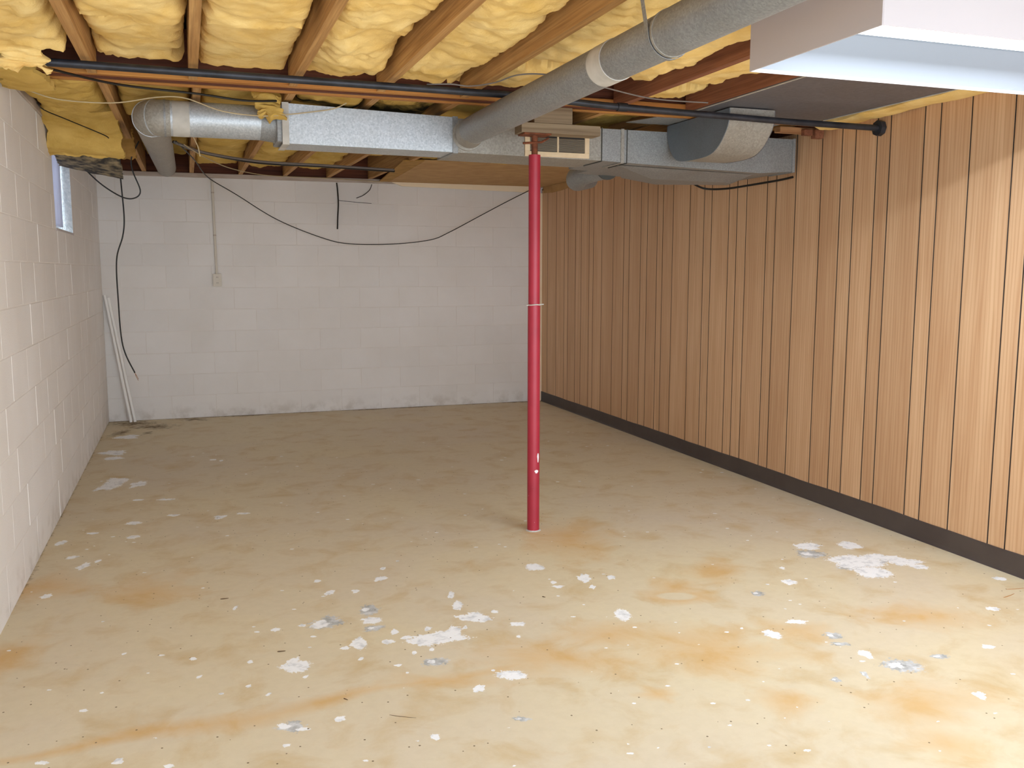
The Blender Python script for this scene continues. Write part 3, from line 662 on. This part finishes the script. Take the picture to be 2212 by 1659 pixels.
# ------------------------------------------------------------------ red steel post
PX, PY = 1.745, 4.597
p = thing('support_post', 'red adjustable steel post standing in the middle of the floor', 'post', (PX, PY, 0))
def cyl(z0, z1, r, n=28, x=PX, y=PY): return MB().tube([(x, y, z0), (x, y, z1)], r, n)
part(p, 'lower_tube', cyl(.004, 1.236, .0335), MT['red'], True)
part(p, 'upper_tube', cyl(1.236, 2.02, .031), MT['red'], True)
mb = MB().tube([(PX+.035*math.cos(a), PY+.035*math.sin(a), 1.238+.0015*math.sin(3*a)) for a in np.linspace(0, 2*math.pi, 33)], .0032, 6)
mb.tube([(PX-.046, PY-.01, 1.236), (PX+.05, PY-.012, 1.240)], .003, 6)
part(p, 'locking_pin', mb, MT['tape'], True)
part(p, 'screw_jack', cyl(2.0, 2.119, .0165, 20), MT['rust'], True, 'rusty brown jack screw')
part(p, 'jack_handle', MB().tube([(PX-.075, PY-.03, 2.074), (PX-.02, PY-.02, 2.08), (PX+.04, PY+.0, 2.088), (PX+.085, PY+.02, 2.112)], .006, 8), MT['rust'], True)
part(p, 'bearing_plate', MB().box(PX-.075, PX+.075, PY-.05, PY+.05, 2.119, 2.127, .001), MT['rust'])
part(p, 'mortar_ring', MB().tube([(PX, PY, .0005), (PX, PY, .006)], [.043, .037], 18), MT['tape'])
for (a, z, s) in ((-.9, .335, .011), (-.55, .41, .006)):
    ax = -math.pi/2+(a+.9)*.9+.15
    mb = MB()
    c = Vector((PX+.0337*math.cos(ax), PY+.0337*math.sin(ax), z)); t = Vector((-math.sin(ax), math.cos(ax), 0))
    k = 9; mb.v = [tuple(c+t*s*math.cos(q)*(1+.25*math.sin(3*q))+Vector((0, 0, s*(1 if a < -.8 else 5)*math.sin(q)*.9))+Vector((math.cos(ax), math.sin(ax), 0))*(.0004 if True else 0)) for q in np.linspace(0, 2*math.pi, k, endpoint=False)]
    mb.v += [tuple(Vector(v)-Vector((math.cos(ax), math.sin(ax), 0))*.004) for v in mb.v]
    mb.f = [tuple(range(k))]+[(i, (i+1) % k, (i+1) % k+k, i+k) for i in range(k)]
    part(p, 'paint_chip', mb, MT['chip'])
pl = thing('bearing_plank', 'grey-brown wooden plank and shim block between post and cross beam', 'plank', (1.87, 4.6, 2.127))
part(pl, 'plank', MB().box(1.655, 2.10, 4.548, 4.655, 2.1275, 2.178, .002), MT['grey_wood'])
part(pl, 'shim_block', MB().box(1.725, 1.94, 4.55, 4.65, 2.178, ZJ-.0065, .003), MT['grey_wood'])

# ------------------------------------------------------------------ rectangular trunk duct
TY = 4.90
d = thing('trunk_duct', 'rectangular galvanised trunk duct crossing the room behind the red post', 'duct', (2.0, 5.1, 2.02))
def boxduct(x0, x1, y0, y1, z0, z1, z0b=None, z1b=None):
    z0b = z0 if z0b is None else z0b; z1b = z1 if z1b is None else z1b
    return MB().hexa([(x0, y0, z0), (x1, y0, z0b), (x1, y1, z0b), (x0, y1, z0), (x0, y0, z1), (x1, y0, z1b), (x1, y1, z1b), (x0, y1, z1)])
part(d, 'duct_section', boxduct(.50, 1.40, TY, 5.16, 2.062, 2.262, 2.055, 2.24), MT['galv'], label='bright bluish galvanised section')
part(d, 'duct_section', boxduct(1.40, 2.27, TY, 5.28, 2.055, 2.235, 2.045, 2.225), MT['galv_warm'])
part(d, 'duct_section', boxduct(2.27, 2.40, TY-.001, 5.38, 2.045, 2.225, 2.040, 2.225), MT['galv_dark'])
part(d, 'duct_section', boxduct(2.40, 3.33, TY, 5.55, 2.040, 2.225, 2.012, 2.225), MT['galv_dark'])
part(d, 'duct_section', boxduct(3.33, 3.585, TY, 5.50, 2.012, 2.225, 2.03, 2.225), MT['galv_dark'])
for x, m_, w_ in ((.505, 'tape', .034), (1.40, 'galv_dark', .03), (2.27, 'seam', .006), (2.40, 'galv_warm', .02), (2.43, 'seam', .004), (3.575, 'galv_dark', .02)):
    zb = np.interp(x, [.5, 1.4, 2.27, 2.4, 3.33, 3.585], [2.062, 2.055, 2.045, 2.04, 2.012, 2.03]); zt = np.interp(x, [.5, 1.4, 2.27, 3.6], [2.262, 2.24, 2.225, 2.225])
    part(d, 'seam_cleat', MB().box(x-w_/2, x+w_/2, TY-.006, TY+.0, zb-.005, zt+.004, .001).box(x-w_/2, x+w_/2, TY, 5.15, zb-.006, zb, .001), MT[m_], own=True)
# lower belly of the plenum
part(d, 'plenum_belly', MB().add([(2.42, 5.0, 2.036), (3.33, 4.97, 2.010), (3.5, 5.48, 2.02), (2.75, 5.62, 2.03), (2.75, 5.20, 1.985), (3.3, 5.14, 1.972), (3.42, 5.40, 1.985), (2.95, 5.52, 1.985)],
     [(0, 1, 5, 4), (1, 2, 6, 5), (2, 3, 7, 6), (3, 0, 4, 7), (4, 5, 6, 7), (0, 3, 2, 1)]), MT['galv_dark'])
# reducer to the left round pipe
part(d, 'end_cap', MB().box(.462, .50, TY+.01, 5.14, 2.07, 2.255, .004), MT['galv_dark'])
# register
rg = thing('air_register', 'cream air register with fine black louvres on the trunk duct', 'register', (2.02, TY-.01, 2.05))
x0, x1, z0, z1 = 1.80, 2.19, 2.052, 2.19
for a, b, c, e2 in ((x0, x1, z0, z0+.028), (x0, x1, z1-.012, z1), (x0, x0+.03, z0+.028, z1-.012), (x1-.028, x1, z0+.028, z1-.012)):
    part(rg, 'frame_bar', MB().box(a, b, TY-.010, TY-.001, c, e2, .0015), MT['bead'], own=True)
part(rg, 'centre_bar', MB().box(1.993, 2.003, TY-.009, TY-.001, z0+.028, z1-.012, .001), MT['bead'])
part(rg, 'backing', MB().box(x0+.02, x1-.02, TY-.003, TY-.0008, z0+.02, z1-.01), MT['slot'])
nl = 11; me = None
for i in range(nl):
    z = z0+.032+i*.0066
    if i >= 7 and i % 1 == 0: pass
    mb = MB().add([(x0+.03, TY-.008, z), (x1-.028, TY-.008, z), (x1-.028, TY-.003, z+.0045), (x0+.03, TY-.003, z+.0045), (x0+.03, TY-.008, z+.0012), (x1-.028, TY-.008, z+.0012), (x1-.028, TY-.003, z+.0057), (x0+.03, TY-.003, z+.0057)],
                  [(0, 3, 2, 1), (4, 5, 6, 7), (0, 1, 5, 4), (1, 2, 6, 5), (2, 3, 7, 6), (3, 0, 4, 7)])
    part(rg, 'louvre', mb, MT['louvre'], own=True)
# return drop with a rounded scoop
dp = thing('return_drop', 'dark steel return-air boot with rounded side in front of the trunk duct', 'duct', (2.83, 4.6, 2.03))
pr = crom([(0, 4.24, 2.258), (0, 4.243, 2.20), (0, 4.275, 2.14), (0, 4.35, 2.07), (0, 4.46, 2.036), (0, 4.70, 2.036), (0, 4.80, 2.06), (0, 4.862, 2.12), (0, 4.898, 2.20), (0, 4.899, 2.258)], 5)
prof = [(v.y, v.z) for v in pr]
part(dp, 'side_cheek', MB().prism(prof, 0, 2.69, 2.694), MT['cheek'], label='flat blue-grey cheek with a rounded bottom')
part(dp, 'scoop', MB().prism([(a, b+.0015) for a, b in prof], 0, 2.694, 2.965), MT['galv_warm'], True)
part(dp, 'side_cheek', MB().prism(prof, 0, 2.965, 2.969), MT['pan'])
# sheet-steel pans nailed under the joists
ps = thing('joist_pan', 'purple-grey sheet steel pan nailed under the right-hand joists', 'sheet metal', (3.0, 4.0, 2.26))
mb = MB(); pts = [(2.585, 2.9), (3.44, 2.9), (3.44, 4.55), (2.585, 4.45)]
part(ps, 'sheet', MB().prism(pts, 2, 2.2655, 2.269), MT['pan'])
for xa in (2.585, 3.436): part(ps, 'hem', MB().box(xa, xa+.006, 2.9, 4.45, 2.2612, 2.2655, .001), MT['tape'], own=True)
ps2 = thing('joist_pan', 'small grey sheet steel pan between cross beam and rounded return boot', 'sheet metal', (2.7, 4.8, 2.26))
part(ps2, 'sheet', MB().prism([(2.50, 4.665), (3.30, 4.665), (3.30, 4.895), (2.42, 4.895)], 2, 2.264, 2.268), MT['galv_dark'])

# ------------------------------------------------------------------ round duct toward the camera
RX, RZ, RR = 1.436, 2.145, .0715
d = thing('round_duct', 'large round grey duct running from the trunk duct over the ceiling toward the camera', 'duct', (RX, 2.5, RZ-RR))
ys = [YF+.3, 0, 2.0, 2.607]
part(d, 'pipe_section', MB().tube([(RX, y, RZ) for y in (YF+.3, 0, 2.60)], RR, 40), MT['galv_dark'], True)
part(d, 'pipe_section', MB().tube([(RX, y, RZ) for y in (2.60, 3.0, 3.04)], RR-.0015, 40), MT['galv_dark'], True)
part(d, 'pipe_section', MB().tube([(RX, y, RZ) for y in (3.04, 4.0, 4.66)]+[(RX+.002, 4.70, RZ)], RR, 40), MT['galv_dark'], True)
part(d, 'crimp_ring', MB().tube([(RX, 2.594, RZ), (RX, 2.606, RZ)], RR+.002, 40), MT['galv_warm'], True)
part(d, 'tape_band', MB().tube([(RX, 2.975, RZ), (RX, 3.085, RZ)], RR+.0012, 40), MT['tape'], True, 'pale grey tape band')
part(d, 'elbow', MB().tube(crom([(RX+.002, 4.66, RZ), (RX+.006, 4.74, RZ), (RX+.02, 4.82, RZ+.002), (RX+.05, 4.905, RZ+.004)], 5), RR+.001, 40), MT['galv_warm'], True)
part(d, 'collar', MB().tube([(RX+.030, 4.878, RZ+.003), (RX+.034, 4.899, RZ+.003)], RR+.012, 40), MT['galv_warm'], True)
# hanger strap
mb = MB(); pts = []
pts.append((1.352, 2.655, 2.30)); pts.append((RX-RR-.003, 2.63, RZ+.035))
for a in np.linspace(math.pi, 2*math.pi, 14): pts.append((RX+(RR+.004)*math.cos(a), 2.62-.0*a, RZ+(RR+.004)*math.sin(a)))
pts.append((RX+RR+.002, 2.63, RZ+.04)); pts.append((1.72, 2.66, 2.30))
V = []; P = [Vector(q) for q in pts]
for q in P:
    V += [(q.x, q.y-.011, q.z), (q.x, q.y+.011, q.z)]
c = Vector((RX, 2.62, RZ))
V2 = []
for q in P:
    dv = Vector((q.x-c.x, 0, q.z-c.z)).normalized()*.0016
    V2 += [(q.x+dv.x, q.y-.011, q.z+dv.z), (q.x+dv.x, q.y+.011, q.z+dv.z)]
n = len(V); F = []
for i in range(len(P)-1):
    a = 2*i; F += [(a, a+1, a+3, a+2), (n+a, n+a+2, n+a+3, n+a+1), (a, a+2, n+a+2, n+a), (a+1, n+a+1, n+a+3, a+3)]
mb.v = V+V2; mb.f = F+[(0, n, n+1, 1), (n-2, n-1, 2*n-1, 2*n-2)]
solo('hanger_strap', mb, MT['galv_dark'], 'thin metal hanger strap looped under the large round duct', 'strap')

# ------------------------------------------------------------------ left round duct with elbow
d = thing('round_duct', 'small round shiny duct with an elbow bending toward the back-left wall', 'duct', (0, 5.6, 2.08))
r = .0865; zc = 2.174; yc = 5.02
part(d, 'reducer', MB().tube([(.39, yc, zc), (.462, yc, zc-.006), (.475, yc, zc-.008)], [r, r+.003, r+.006], 36), MT['galv_dark'], True)
part(d, 'pipe_section', MB().tube([(.04, yc, zc), (.39, yc, zc)], r, 36), MT['galv'], True)
part(d, 'tape_band', MB().tube([(-.035, yc, zc), (.045, yc, zc)], r+.0012, 36), MT['tape'], True, 'grey tape band')
part(d, 'pipe_section', MB().tube([(-.10, yc, zc), (-.03, yc, zc)], r, 36), MT['galv'], True)
arc = [(-.045, yc, zc), (-.085, yc, zc)]+[(-.085-.055*math.sin(a), yc+.055-.055*math.cos(a)+.0, zc) for a in np.linspace(.25, 1.5, 6)]+[(-.140, yc+.10, zc+.002)]
part(d, 'elbow', MB().tube(arc, r+.002, 36), MT['galv_warm'], True)
part(d, 'elbow_seam', MB().tube([arc[3], tuple(Vector(arc[3]).lerp(Vector(arc[4]), .35))], r+.0045, 36), MT['galv'], True)
part(d, 'elbow_seam', MB().tube([arc[6], tuple(Vector(arc[6]).lerp(Vector(arc[7]), .35))], r+.0045, 36), MT['galv'], True)
part(d, 'elbow_seam', MB().tube([(-.066, yc, zc), (-.076, yc, zc)], r+.005, 36), MT['galv_dark'], True)
part(d, 'pipe_section', MB().tube([(-.140, yc+.09, zc), (-.139, 6.9, 2.262)], [r-.001, r-.001], 36), MT['galv_warm'], True)
part(d, 'pipe_section', MB().tube([(-.139, 6.86, 2.262), (-.137, 9.22, 2.362)], [r+.0008, r-.001], 36), MT['galv_warm'], True)

# stub duct behind the trunk at the right
d = thing('round_duct', 'short dull round duct elbow under the trunk, near the panelled wall', 'duct', (2.6, 5.8, 2.0))
part(d, 'elbow', MB().tube(crom([(2.62, 5.56, 2.09), (2.62, 5.75, 2.09), (2.60, 5.95, 2.075), (2.66, 6.15, 2.06), (2.80, 6.25, 2.09)], 6), .075, 28), MT['galv_dark'], True)
part(d, 'collar_ring', MB().tube([(2.62, 5.555, 2.09), (2.62, 5.57, 2.09)], .082, 28), MT['seam'], True)

# ------------------------------------------------------------------ tan fibreboard and cream board at the back right
f = thing('ceiling_panel', 'tan fibreboard panel nailed under the joists at the back wall', 'panel', (2.6, 8.4, 2.3))
part(f, 'board', MB().prism([(1.86, 7.42), (XR-.004, 7.30), (XR-.004, 9.262), (1.95, 9.262)], 2, 2.300, 2.312), MT['tan'])
part(f, 'edge_strip', MB().prism([(1.70, 7.5), (1.86, 7.42), (1.95, 9.262), (1.86, 9.262)], 2, 2.302, 2.313), MT['kraft'], label='darker brown edge of the board')
mb = MB().hexa([(2.08, 9.246, 2.262), (3.565, 9.246, 2.236), (3.565, 9.2655, 2.236), (2.08, 9.2655, 2.262), (1.98, 9.246, 2.322), (3.565, 9.246, 2.338), (3.565, 9.2655, 2.338), (1.98, 9.2655, 2.322)])
for i, v in enumerate(mb.v):
    mb.v[i] = (v[0], v[1], min(v[2], 2.2995))
solo('cream_board', mb, MT['cream'], 'cream painted board along the top of the back wall', 'board')
pr = [(9.24, 2.298), (9.24, 2.235), (9.0, 2.222), (8.75, 2.226), (8.56, 2.238), (8.46, 2.205), (8.36, 2.205), (8.25, 2.24), (8.15, 2.298)]
solo('board_scrap', MB().prism(pr, 0, XR-.013, XR-.003), MT['tan'], 'torn tan board scrap with a wavy edge high on the panelled wall', 'board')
# blocking over the trunk end
t = thing('wood_blocking', 'scraps of wood blocking on the panelled wall above the trunk duct', 'wood', (3.5, 4.74, 2.2))
part(t, 'rail', MB().box(3.33, 3.614, 4.70, 4.76, 2.232, 2.2635, .002), MT['lab_wood'], own=True)
part(t, 'block', MB().box(3.475, 3.535, 4.665, 4.70, 2.215, 2.25, .002), MT['joist_red'], own=True)
part(t, 'block', MB().box(3.545, 3.605, 4.655, 4.70, 2.20, 2.25, .002), MT['joist_red'], own=True)

# ------------------------------------------------------------------ fluorescent fixture
FX0, FX1, FY0, FY1, FZ0, FZ1 = 1.858, 3.33, 2.168, 2.812, 2.10, 2.262
fx = thing('light_fixture', 'white boxed fluorescent ceiling light with one glowing tube', 'light', ((FX0+FX1)/2, (FY0+FY1)/2, FZ0))
tk = .004
part(fx, 'end_panel', MB().box(FX0, FX0+tk, FY0, FY1, FZ0, FZ1, .001), MT['white_paint'], own=True)
part(fx, 'end_panel', MB().box(FX1-tk, FX1, FY0, FY1, FZ0, FZ1, .001), MT['white_paint'], own=True)
part(fx, 'side_panel', MB().box(FX0+tk, FX1-tk, FY0, FY0+tk, FZ0, FZ1, .001), MT['white_paint'], own=True)
part(fx, 'side_panel', MB().box(FX0+tk, FX1-tk, FY1-tk, FY1, FZ0, FZ1, .001), MT['white_paint'], own=True)
part(fx, 'top_panel', MB().box(FX0+tk, FX1-tk, FY0+tk, FY1-tk, FZ1-tk, FZ1), MT['refl'], own=True)
pr = [(FY0+tk, FZ0+.012), (FY0+.05, FZ1-.02), (FY0+.05, FZ1-tk), (FY0+tk, FZ1-tk)]
part(fx, 'reflector', MB().prism(pr, 0, FX0+tk, FX1-tk), MT['refl'], own=True)
pr = [(FY1-tk, FZ0+.012), (FY1-.05, FZ1-.02), (FY1-.05, FZ1-tk), (FY1-tk, FZ1-tk)]
part(fx, 'reflector', MB().prism(pr, 0, FX0+tk, FX1-tk), MT['refl'], own=True)
TBY, TBZ = 2.535, 2.200
tb = part(fx, 'tube', MB().tube([(FX0+.035, TBY, TBZ), (FX1-.035, TBY, TBZ)], .019, 20), MT['tube'], True, 'glowing white fluorescent tube')
tl = bpy.data.lights.new('tube_light', 'AREA'); tl.shape = 'RECTANGLE'; tl.size = FX1-FX0-.08; tl.size_y = .05
tl.energy = TUBE_W; tl.color = TUBE_COL
to = bpy.data.objects.new('tube_light', tl); COL.objects.link(to); to.parent = fx
to.location = Vector(((FX0+FX1)/2, TBY, TBZ-.0205))-wloc(fx)
for xa in (FX0+tk, FX1-tk-.03):
    part(fx, 'lamp_holder', MB().box(xa, xa+.03, TBY-.014, TBY+.014, TBZ-.022, FZ1-tk, .003), MT['white_paint'], own=True)
part(fx, 'ballast_cover', MB().prism([(TBY-.07, FZ1-tk), (TBY-.05, FZ1-.026), (TBY+.05, FZ1-.026), (TBY+.07, FZ1-tk)], 0, FX0+tk, FX1-tk), MT['refl'], own=True)

# ------------------------------------------------------------------ window
w1 = bpy.data.objects.new('window_1', None); COL.objects.link(w1); w1.location = (XL-.12, (WIN[0]+WIN[1])/2, WIN[2]); w1['kind'] = 'structure'
ya, yb, za, zb = WIN; yb -= .008
part(w1, 'jamb', MB().box(XL-.20, XL+.001, yb, yb+.0075, za+.012, zb-.002), MT['jamb'], label='rough white plastered window reveal')
part(w1, 'jamb', MB().box(XL-.20, XL-.001, ya+.0005, ya+.008, za+.012, zb-.002), MT['jamb'])
part(w1, 'sill', MB().box(XL-.20, XL+.006, ya+.0005, yb+.007, za-.004, za+.012, .002), MT['white_paint'])
fxw = XL-.115
for (a, b, c, e2) in ((ya+.008, yb, za+.012, za+.045), (ya+.008, yb, zb-.04, zb-.002), (ya+.008, ya+.045, za+.045, zb-.04), (yb-.035, yb, za+.045, zb-.04), ((ya+yb)/2-.015, (ya+yb)/2+.015, za+.045, zb-.04)):
    part(w1, 'window_frame', MB().box(fxw-.03, fxw, a, b, c, e2, .002), MT['white_paint'], own=True)
part(w1, 'pane', MB().box(fxw-.018, fxw-.014, ya+.045, (ya+yb)/2-.015, za+.045, zb-.04), MT['glass'], own=True)
part(w1, 'pane', MB().box(fxw-.018, fxw-.014, (ya+yb)/2+.015, yb-.035, za+.045, zb-.04), MT['glass'], own=True)
part(w1, 'added_sky_shield', MB().box(-1.56, -1.50, ya-.3, yb+.3, za-.3, 2.62).box(-1.50, XL-.202, ya-.3, ya-.24, za-.3, 2.62).box(-1.50, XL-.202, yb+.24, yb+.3, za-.3, 2.62).box(-1.50, XL-.202, ya-.24, yb+.24, za-.3, za-.24), MT['galv_warm'])  # unseen box added outside the window to dim the sky light
# hanging plastic sheet
mb = MB(); ny, nz = 90, 30
for j in range(nz+1):
    z = za+.05+(zb-.01-za-.05)*j/nz
    for i in range(ny+1):
        u = i/ny; y = ya+.02+(yb-ya-.026)*u*(.985+.015*j/nz)
        mb.v.append((XL-.064+.007*math.sin(u*40+.6*math.sin(j*.2))+.004*math.sin(u*97+j*.12)+.006*math.sin(u*17+1.3+j*.04), y, z))
for j in range(nz):
    for i in range(ny):
        a = j*(ny+1)+i; mb.f.append((a, a+1, a+ny+2, a+ny+1))
cu = solo('window_curtain', mb, MT['curtain'], 'rumpled hazy plastic sheet hanging inside the basement window', 'curtain', smooth=True)
so = cu.modifiers.new('thickness', 'SOLIDIFY'); so.thickness = .0015

# ------------------------------------------------------------------ outlet with conduit
o = thing('wall_outlet', 'small outlet box at the end of a surface conduit on the back wall', 'outlet', (.276, YB-.02, 1.265))
fy = YB-PR-.001
part(o, 'box', MB().box(.238, .312, fy-.042, fy, 1.268, 1.382, .004), MT['outlet'])
pt = part(o, 'cover_plate', MB().box(.236, .314, fy-.046, fy-.042, 1.265, 1.385, .0015), MT['outlet'])
for z in (1.352, 1.298):
    part(pt, 'socket', MB().tube([(.275, fy-.049, z), (.275, fy-.0455, z)], .0165, 16), MT['outlet'], True, own=True)
    for dx in (-.006, .006): part(pt, 'slot', MB().box(.275+dx-.0015, .275+dx+.0015, fy-.0496, fy-.048, z-.004, z+.006), MT['slot'], own=True)
part(o, 'conduit', MB().tube([(.262, fy-.013, 2.279), (.272, fy-.013, 1.38)], .0115, 14), MT['outlet'], True)
for z in (2.15, 1.75): part(o, 'conduit_clip', MB().tube([(np.interp(z, [1.38, 2.279], [.272, .262]), fy-.013, z-.006), (np.interp(z, [1.38, 2.279], [.272, .262]), fy-.013, z+.006)], .0135, 14), MT['sill'], True, own=True)

# ------------------------------------------------------------------ two white rods in the corner
solo('plastic_rod', MB().tube([(-.548, 9.215, .001), (-.722, 9.285, 1.190)], .0135, 14), MT['pvc'], 'left one of two thin white plastic rods leaning in the back-left corner', 'rod', 'white rods in the corner', smooth=True)
solo('plastic_rod', MB().tube([(-.512, 9.225, .001), (-.692, 9.288, 1.165)], .0135, 14), MT['pvc'], 'right one of two thin white plastic rods leaning in the back-left corner', 'rod', 'white rods in the corner', smooth=True)

# ------------------------------------------------------------------ wires
def wire(pts, r, mat, label, name='cable', n=8, k=8):
    return solo(name, MB().tube(crom(pts, k), r, n), MT[mat], label, 'cable', smooth=True)
wire([(-.53, 4.275, 2.242), (-.264, 4.562, 2.242), (.07, 4.72, 2.25), (.30, 4.80, 2.245), (.46, 4.86, 2.262)], .0055, 'wire_black', 'thick black cable slanting under the joists from pipe to duct')
wire([(-.72, 4.84, 2.262), (-.654, 4.84, 2.24), (-.521, 4.84, 2.206), (-.294, 4.84, 2.205), (-.098, 4.84, 2.243), (.028, 4.84, 2.246), (.197, 4.84, 2.195), (.372, 4.84, 2.182), (.496, 4.84, 2.194), (.62, 4.85, 2.215), (.739, 4.84, 2.237), (.80, 4.80, 2.262)], .003, 'wire_tan', 'thin tan wire swagged across the left round duct')
wire([(-.73, 5.70, 2.325), (-.70, 5.72, 2.29), (-.60, 5.85, 2.262), (-.43, 5.96, 2.205), (-.40, 6.0, 2.19)], .003, 'wire_black', 'thin dark wire sagging in front of the insulation by the block wall')
hw = thing('cable', 'long black cable hanging down in the back-left corner, ending in bare wires', 'cable', (-.356, 6.95, .66))
part(hw, 'jacket', MB().tube(crom([(-.397, 6.95, 2.30), (-.401, 6.95, 2.077), (-.399, 6.95, 1.999), (-.391, 6.95, 1.78), (-.406, 6.95, 1.653), (-.452, 6.95, 1.495), (-.456, 6.95, 1.239), (-.442, 6.95, .9), (-.372, 6.95, .70)], 10), .0048, 8), MT['wire_black'], True)
part(hw, 'bare_wire', MB().tube([(-.372, 6.95, .70), (-.356, 6.95, .668), (-.350, 6.95, .655)], .0015, 6), MT['copper'], True)
part(hw, 'bare_wire', MB().tube([(-.372, 6.95, .70), (-.364, 6.95, .672), (-.352, 6.95, .645)], .0015, 6), MT['copper'], True)
wire([(-.68, 6.95, 2.20), (-.662, 7.0, 2.15), (-.539, 7.0, 2.015), (-.405, 7.0, 1.925), (-.322, 7.0, 1.917), (-.281, 7.0, 1.969), (-.323, 7.0, 2.1), (-.327, 7.0, 2.194), (-.275, 7.0, 2.306)], .0048, 'wire_black', 'black cable hanging in a loop beside the basement window')
wire([(-.031, 6.63, 2.27), (.093, 7.676, 2.268), (.222, 9.0, 2.262), (.472, 9.2, 2.132), (.849, 9.2, 1.901), (1.286, 9.2, 1.73), (1.558, 9.2, 1.679), (1.977, 9.2, 1.683), (2.361, 9.2, 1.729), (2.557, 9.2, 1.807), (2.856, 9.2, 1.962), (3.16, 9.2, 2.12), (3.40, 9.18, 2.24), (3.50, 9.15, 2.290)], .0045, 'wire_black', 'long thin black wire drooping across the back wall')
wire([(-.047, 6.791, 2.285), (.157, 7.374, 2.29), (.592, 7.844, 2.285), (1.124, 7.934, 2.285), (1.76, 8.113, 2.286)], .011, 'wire_black', 'thick black cable under the back joists, lower of the bundle')
wire([(-.040, 6.70, 2.272), (.175, 7.27, 2.278), (.60, 7.77, 2.287), (1.124, 7.87, 2.287), (1.74, 8.03, 2.288)], .009, 'wire_grey', 'grey cable running along the top of the black cable bundle')
wire([(.02, 6.8, 2.272), (.157, 7.374, 2.262), (.398, 8.344, 2.282), (.772, 9.2, 2.318), (1.293, 9.22, 2.312), (1.89, 9.235, 2.296)], .004, 'wire_tan', 'thin tan cable along the sill plate on the back wall')
wire([(1.069, 4.205, 2.262), (1.17, 4.16, 2.262), (1.254, 4.14, 2.255), (1.32, 3.98, 2.245), (1.36, 3.80, 2.245), (1.44, 3.70, 2.235), (1.60, 3.72, 2.232), (1.80, 3.90, 2.245), (1.849, 3.946, 2.25), (2.181, 4.12, 2.252), (2.5, 4.14, 2.255)], .0032, 'wire_grey', 'thin grey wire passing above the large round duct')
wire([(3.29, 5.60, 2.012), (3.311, 5.62, 2.003), (3.40, 5.62, 1.978), (3.48, 5.50, 1.972), (3.52, 5.30, 1.978), (3.575, 5.05, 1.99), (3.598, 4.93, 2.0)], .007, 'wire_black', 'black hose curling under the right end of the trunk duct')
wire([(.063, 5.10, 2.094), (.07, 5.14, 2.085), (.084, 5.2, 2.06), (.092, 5.24, 2.02)], .003, 'wire_tan', 'short tan wire dangling under the left round duct')
wire([(1.436, YB-.016, 2.279), (1.444, YB-.017, 2.20), (1.449, YB-.016, 2.076), (1.440, YB-.017, 1.95), (1.434, YB-.016, 1.826)], .0065, 'wire_black', 'stubby black cable hanging straight down the back wall')
wire([(1.787, YB-.014, 2.275), (1.775, YB-.013, 2.24), (1.757, YB-.013, 2.211), (1.70, YB-.012, 2.165), (1.63, YB-.012, 2.135)], .0035, 'wire_black', 'small curved black wire on the back wall below the sill')
wire([(1.45, YB-.012, 2.108), (1.55, YB-.012, 2.10), (1.66, YB-.012, 2.092), (1.78, YB-.012, 2.086)], .0022, 'wire_black', 'short dark wire branching sideways on the back wall')

# ------------------------------------------------------------------ little litter on the floor
def twig(x, y, ln, an, r, mat, label, bend=.1, name='twig'):
    p = [(x+t*ln*math.cos(an)-bend*ln*(t*t-.25)*math.sin(an), y+t*ln*math.sin(an)+bend*ln*(t*t-.25)*math.cos(an), r*.95) for t in np.linspace(-.5, .5, 7)]
    solo(name, MB().tube(p, [r*.6, r, r*1.05, r, r*.9, r*.8, r*.4], 6), MT[mat], label, 'twig', 'twigs and needles on the floor', smooth=True)
MT['bark'] = simple('twig_bark', (84, 66, 48), (110, 88, 62), 60, .9)
MT['needle'] = simple('dry_pine_needle', (176, 120, 62), None, rough=.7)
twig(0.099, 4.041, 0.035, 0.0, 0.0022, 'bark', 'dark straight twig on the floor halfway between block wall and post')
twig(0.279, 3.389, 0.03, -0.1, 0.0024, 'bark', 'short dark twig left of the white paint chips')
twig(0.444, 2.923, 0.02, -1.0, 0.0016, 'bark', 'tiny slanting twig on the rust-coloured streak')
twig(0.597, 2.744, 0.09, -0.55, 0.0009, 'bark', 'long hair-thin stalk lying in the near foreground')
twig(1.419, 3.603, 0.016, -0.9, 0.002, 'bark', 'stubby dark twig between post and white paint chips')
twig(3.463, 3.0, 0.1, -0.15, 0.0011, 'needle', 'upper one of two pine needles beside the baseboard')
twig(3.359, 2.943, 0.09, 0.25, 0.0014, 'needle', 'lower, darker one of two pine needles beside the baseboard')
